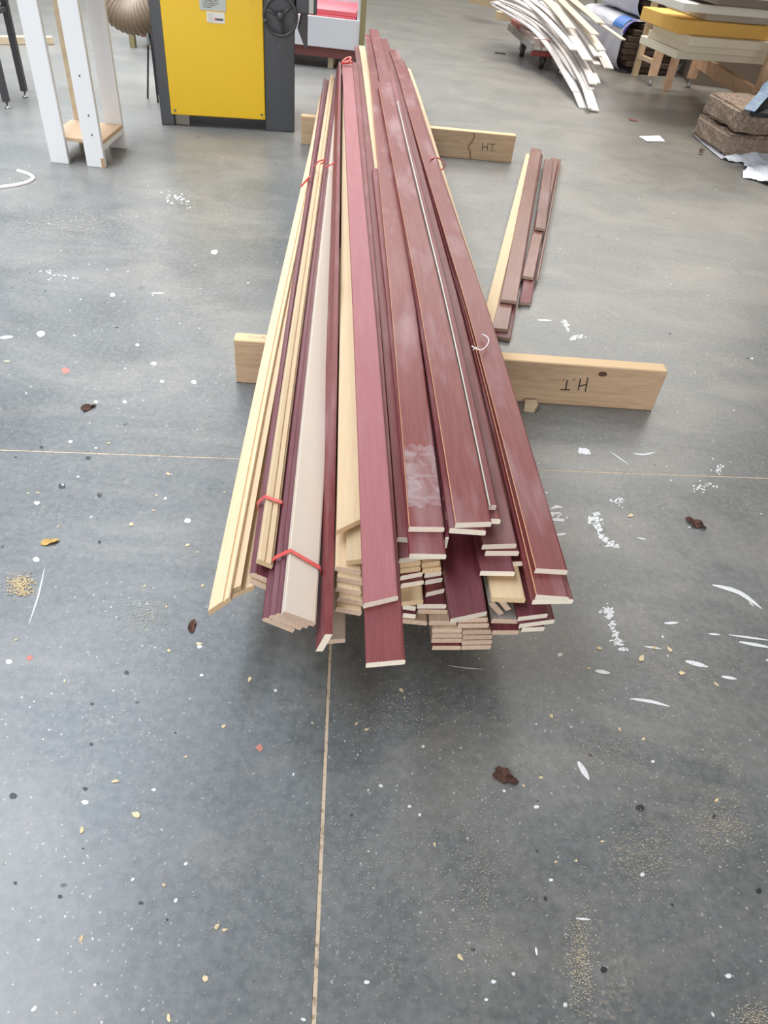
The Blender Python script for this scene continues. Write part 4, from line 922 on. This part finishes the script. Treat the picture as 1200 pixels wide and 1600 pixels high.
o = bm_obj('bin_body', bm, DARK, bt); md = o.modifiers.new('t', 'SOLIDIFY'); md.thickness = .012; md.offset = 0
ribbon('blue_rim', catmull([Vector(q)+Vector((-.01, 0, .02)) for q in ((-.22, -.22, .31), (-.08, .02, .36), (.06, .25, .41), (.35, .28, .42))], 5), .07, .006, DKC, bt)

# ------------------------------------------------------------------ litter on the floor
PAPER = mat('white_paper', (.80, .80, .84), .6)
def poly(name, px, m, label, cat, group=None, th=.0015, z=0.0003, curl=0.0, par=None, kind=None):
    pts = [at(x, y) for x, y in px]; n = len(pts); c = sum(pts, Vector())/n
    vs = [p-c+Vector((0, 0, z+curl*(k % 2))) for k, p in enumerate(pts)]+[p-c+Vector((0, 0, z+th+curl*(k % 2))) for k, p in enumerate(pts)]
    fs = [tuple(range(n-1, -1, -1)), tuple(range(n, 2*n))]+[(k, (k+1) % n, n+(k+1) % n, n+k) for k in range(n)]
    o = mesh_obj(name, vs, fs, m, par); o.location = c
    if label: tag(o, label, cat, group)
    return o
poly('paper_slip', [(998, 213), (1030, 213), (1039, 221), (1010, 222)], PAPER, 'small white paper slip lying on the open floor at upper right', 'paper', curl=.004)
poly('wood_offcut', [(819, 631), (836, 632), (839, 639), (834, 645), (818, 643)], PALE, 'small pale wood offcut on the floor in front of the nearer bearer', 'offcut', th=.018)
for px, lab in (([(981, 185), (997, 189), (996, 191), (983, 188)], 'thin reddish splinter on the floor below the paper slip'),):
    poly('splinter', px, MAR, lab, 'splinter', th=.004)
def leaf(name, cx, cy, size, rot, lobes, m, label, seed):
    rnd = random.Random(seed); c = at(cx, cy); bm = bmesh.new(); n = 28; ring = []
    for k in range(n):
        a = 2*math.pi*k/n; r = size*(.55+.45*abs(math.cos(a*lobes/2)))*(1+rnd.uniform(-.12, .12)); x, y = r*math.cos(a)*1.25, r*math.sin(a)*.75
        q = Vector((x*math.cos(rot)-y*math.sin(rot), x*math.sin(rot)+y*math.cos(rot), .002+.35*size*abs(math.cos(a*lobes/2+1))**2)); ring.append(bm.verts.new(q))
    cv = bm.verts.new((0, 0, .002))
    for k in range(n): bm.faces.new((cv, ring[k], ring[(k+1) % n]))
    o = bm_obj(name, bm, m); md = o.modifiers.new('t', 'SOLIDIFY'); md.thickness = .0008
    o.location = c; tube('stem', [(0, 0, .002), (size*1.1*math.cos(rot), size*1.1*math.sin(rot), .004)], .0008, m, o, 5)
    return tag(o, label, 'leaf')
leaf('dry_leaf', 788, 1214, .022, -.4, 3, LEAF, 'dry brown lobed leaf on the floor in front of the pile', 1)
leaf('dry_leaf', 137, 638, .020, .9, 3, LEAF, 'dry brown leaf on the floor at the left, above the joint line', 2)
leaf('dry_leaf', 1087, 819, .024, -.5, 4, LEAF, 'crumpled brown leaf on the floor at the right, below the joint line', 3)
leaf('dry_leaf', 300, 979, .014, 1.7, 2, LEAF, 'small curled brown leaf left of the pile end', 4)
leaf('dry_leaf', 78, 848, .016, .5, 2, YELLOWLEAF, 'yellow-brown leaf at the left beneath the joint line', 5)
tag(tube('white_cable', catmull([at(-40, 297, .004), at(0, 293, .004), at(28, 289, .004), at(45, 284, .004), at(52, 278, .004), at(44, 272, .004), at(28, 267, .004)], 6), .009, STRING, seg=8), 'white cord curling on the floor at the left edge', 'cord')
CH = [(311,1006,9),(264,1017,8),(390,1062,9),(349,1135,8),(179,1221,10),(213,1273,12),(128,1297,9),(339,1448,9),(351,1453,7),(321,1530,10),(264,1592,9),(127,1467,8),(290,1183,6),(256,1383,6),(101,1064,5),
      (862,1119,8),(1120,1250,8),(941,1315,5),(719,1496,9),(818,1228,6),(985,806,10),(936,1013,9),(1021,1012,9),(1046,1015,9),(1002,1029,12),(1065,1052,10),(263,741,8),(205,820,9),(92,823,5),(293,852,7),(309,863,5),(317,915,7),(226,916,5),
      (170,693,6),(60,770,5),(44,771,4),(245,774,5),(240,798,5),(11,565,7),(627,1078,9),(632,1090,5),(557,1131,6),(573,1140,7),(488,1130,5),(679,1320,6),(900,1345,5),(868,1347,5),(845,1215,6),(260,948,5),(351,770,5),(25,1000,5),(920,1045,7),(1120,1070,8),(968,1140,6),(1005,1155,6)]
shapes = []
for v in range(6):
    rnd = random.Random(v); n = 7; vs = []; 
    for k in range(n):
        a = 2*math.pi*k/n; r = rnd.uniform(.55, 1.1); vs.append((math.cos(a)*r*1.0, math.sin(a)*r*.55, rnd.uniform(0, .30)))
    vs = vs+[(x*.92, y*.92, z+.12) for x, y, z in vs]; fs = [tuple(range(n-1, -1, -1)), tuple(range(n, 2*n))]+[(k, (k+1) % n, n+(k+1) % n, n+k) for k in range(n)]
    me = bpy.data.meshes.new('wood_shaving'); me.from_pydata(vs, [], fs); me.materials.append(CHIP); shapes.append(me)
LAND = [(788, 1214, 'lobed brown leaf'), (32, 912, 'sawdust heap'), (300, 979, 'small curled brown leaf'), (1087, 820, 'crumpled leaf at right'),
        (20, 1500, 'bottom left corner'), (1200, 1600, 'bottom right corner'), (366, 560, 'left bearer end'), (603, 1043, 'foremost board end'), (1150, 930, 'long white paint arc'), (0, 1170, 'middle of the left edge')]
ORD = ['', 'second ', 'third ', 'fourth ', 'fifth ', 'sixth ', 'seventh ', 'eighth ', 'ninth ', 'tenth ', 'eleventh ', 'twelfth ', 'thirteenth ', 'fourteenth ']
near = {}
for i, (x, y, s) in enumerate(CH):
    d, n = min((math.hypot(x-lx, y-ly), n) for lx, ly, n in LAND); near.setdefault(n, []).append((d, i))
CHL = {}
for n, l_ in near.items():
    for r_, (d, i) in enumerate(sorted(l_)): CHL[i] = 'pale wood shaving ' + ORD[r_] + 'closest to the ' + n
for i, (x, y, s) in enumerate(CH):
    o = bpy.data.objects.new('wood_shaving', shapes[i % 6]); C.objects.link(o); p = at(x, y); k = s*.55*(p-cam.location).length/FPX
    o.location = p+Vector((0, 0, .0006)); o.scale = (k*1.15, k*1.15, k*.6); o.rotation_euler = (0, 0, i*2.4)
    tag(o, CHL[i], 'wood shaving', 'wood shavings on the floor')
# dried paint marks: flat parts of the floor
def mark(pts, m=PAINTSPOT, z=.0004):
    P = [at(x, y) for x, y in pts]; n = len(P); c = sum(P, Vector())/n
    o = mesh_obj('paint_mark', [p+Vector((0, 0, z)) for p in P]+[c+Vector((0, 0, z+.0003))], [(k, (k+1) % n, n) for k in range(n)][::1], m, floor)
    return o
def blob(cx, cy, rx, ry, m=PAINTSPOT, seed=1, n=11, wob=.4):
    rnd = random.Random(seed); mark([(cx+rx*math.cos(-2*math.pi*k/n)*(1+rnd.uniform(-wob, wob)), cy+ry*math.sin(-2*math.pi*k/n)*(1+rnd.uniform(-wob, wob))) for k in range(n)], m)
def streak(p, q, w, m=PAINTSPOT, bend=0):
    n = 6; a = []; b = []; dx, dy = q[0]-p[0], q[1]-p[1]; L = math.hypot(dx, dy); nx, ny = -dy/L, dx/L
    for k in range(n+1):
        t = k/n; ww = w*.5*math.sin(math.pi*(.12+.8*t)); o = bend*math.sin(math.pi*t)
        a.append((p[0]+dx*t+nx*(ww+o), p[1]+dy*t+ny*(ww+o))); b.append((p[0]+dx*t+nx*(o-ww), p[1]+dy*t+ny*(o-ww)))
    mark((a+b[::-1])[::-1], m)
rs = random.Random(11)
def smear(path, w, cnt, sz):
    for k in range(cnt*2):
        t = rs.random()*(len(path)-1); i = int(t); f_ = t-i; x = path[i][0]*(1-f_)+path[i+1][0]*f_+rs.gauss(0, w); y = path[i][1]*(1-f_)+path[i+1][1]*f_+rs.gauss(0, w)
        blob(x, y, rs.uniform(.3, 1.15)*sz, rs.uniform(.2, .75)*sz, seed=k, wob=.6)
smear([(920, 812), (930, 806), (934, 822), (940, 838), (950, 850), (966, 854)], 2.2, 46, 3.2)
smear([(940, 955), (953, 950), (951, 965), (960, 985), (966, 1005), (978, 1018)], 2.6, 52, 3.0)
smear([(906, 706), (919, 706)], 2.2, 12, 4.0); smear([(956, 783), (974, 780), (970, 790)], 2.5, 14, 2.0); smear([(880, 500), (889, 515)], 1.5, 14, 2.5); smear([(888, 530), (914, 524)], 2.0, 14, 2.4)
smear([(1120, 735), (1128, 728)], 3, 10, 2); smear([(1085, 762), (1115, 757)], 3, 12, 2); smear([(255, 305), (290, 318), (270, 308)], 6, 16, 1.8); smear([(60, 425), (120, 436)], 5, 8, 2); smear([(150, 925), (260, 960)], 8, 10, 1.2)
smear([(860, 795), (875, 812)], 5, 8, 2)
for p, q, w, b in (((861, 795), (879, 793), 4, -2), ((860, 803), (876, 801), 3, 0), ((862, 812), (882, 814), 5, -1), ((868, 836), (885, 834), 4, 0), ((1113, 914), (1190, 951), 5, -8), ((1139, 992), (1205, 1001), 3, 0), ((1155, 1003), (1205, 1012), 5, 0),
                   ((1071, 1033), (1106, 1042), 7, 0), ((985, 1092), (1046, 1104), 5, -2), ((1127, 1057), (1151, 1061), 5, 0), ((1038, 974), (1060, 973), 4, 0), ((954, 706), (984, 727), 1.6, 0), ((989, 709), (1025, 706), 2, 3), ((930, 1048), (953, 1052), 6, 0),
                   ((840, 500), (862, 501), 3, 0), ((1107, 990), (1125, 992), 3, 0), ((903, 1190), (920, 1218), 9, 0), ((995, 840), (1010, 843), 2, 0), ((236, 458), (258, 458), 2, 0), ((900, 1435), (923, 1437), 4, 0), ((837, 1480), (839, 1493), 4, 0), ((0, 528), (20, 526), 5, 0), ((45, 975), (70, 885), 1.4, 3),
                   ((1007, 1010), (1033, 1014), 3, 0), ((1170, 940), (1178, 948), 2, 0), ((800, 560), (830, 566), 2, 0), ((700, 1040), (760, 1046), 1.6, 1)):
    streak(p, q, w, bend=b)
for x, y, r in ((58, 786, 4), (57, 874, 5), (133, 1254, 5), (14, 1034, 5), (312, 1010, 4), (293, 814, 5), (875, 1023, 4), (640, 1260, 3), (838, 1261, 4), (861, 1375, 3), (573, 1535, 4), (771, 1534, 4), (1138, 1525, 5), (760, 1562, 3), (64, 522, 6), (253, 596, 3), (303, 597, 4), (150, 628, 3), (176, 461, 4),
                (195, 628, 3), (240, 1234, 3), (315, 1055, 3), (335, 394, 5), (240, 568, 4), (215, 539, 3), (98, 758, 3), (122, 745, 2), (110, 690, 3), (150, 700, 2), (1020, 1190, 3), (1175, 560, 2)):
    blob(x, y, r*1.1, r*.75, seed=x, wob=.2)
for x, y, r in ((20, 1244, 6), (94, 1401, 4), (144, 1100, 3), (143, 1163, 3), (133, 1233, 4), (220, 1411, 4), (24, 1380, 3), (261, 1437, 2.5), (138, 716, 4), (155, 774, 4), (155, 847, 3), (65, 699, 3), (130, 1326, 2), (198, 1051, 4), (739, 1483, 3), (274, 1145, 2), (97, 760, 6), (1000, 1262, 7), (1185, 1392, 5), (943, 1515, 6), (1047, 521, 2), (1168, 560, 2)):
    blob(x, y, r, r*.8, BLACKSPOT, seed=int(x), wob=.25)
blob(47, 1028, 5, 4, REDSPOT, 2); blob(406, 1168, 5, 5, REDSPOT, 3); blob(103, 579, 8, 4, REDSPOT, 4)
# sawdust heap and fine crumbs: nobody could count them
def crumbs(name, spots, label, m, seed):
    rnd = random.Random(seed); vs = []; fs = []
    for cx, cy, rx, ry, cnt, sz in spots:
        for k in range(cnt):
            p = at(cx+rnd.gauss(0, rx*.45), cy+rnd.gauss(0, ry*.45)); s_ = sz*rnd.uniform(.4, 1.3); a = rnd.random()*6.28; z = .0005+rnd.random()*sz*.8; i = len(vs)
            for t in range(3): vs.append(p+Vector((math.cos(a+t*2.1)*s_, math.sin(a+t*2.1)*s_*.6, z+rnd.random()*s_*.4)))
            vs.append(p+Vector((0, 0, z+s_*.5))); fs += [(i, i+1, i+3), (i+1, i+2, i+3), (i+2, i, i+3), (i, i+2, i+1)]
    o = mesh_obj(name, vs, fs, m); return tag(o, label, 'sawdust', kind='stuff')
crumbs('sawdust_heap', [(32, 912, 22, 14, 420, .0028), (34, 926, 24, 6, 160, .0028)], 'little heap of coarse sawdust on the floor at the left', CHIP, 3)
DUST = board_mat('fine_sawdust', (.50, .42, .30), (.64, .55, .42), .8, 0, .2, .1)
crumbs('floor_crumbs', [(905, 1500, 26, 90, 840, 0.0015), (1130, 1290, 60, 50, 840, 0.0015), (1000, 1330, 80, 70, 800, 0.0015), (960, 1180, 120, 50, 520, 0.0015), (1190, 1590, 60, 30, 400, 0.0016), (1060, 1040, 130, 60, 640, 0.0016), (640, 1110, 130, 60, 520, 0.0015),
                        (740, 1380, 60, 160, 520, 0.0015), (500, 1350, 400, 220, 840, 0.0014), (120, 350, 120, 30, 520, 0.0037), (250, 420, 180, 90, 520, 0.0028), (230, 960, 60, 40, 400, 0.0018), (1050, 800, 200, 160, 840, 0.0018), (200, 800, 180, 180, 840, 0.0018), (600, 1330, 500, 260, 1400, 0.0014), (330, 330, 120, 60, 320, 0.0032)],
       'fine pale sawdust crumbs scattered over the whole floor', DUST, 9)
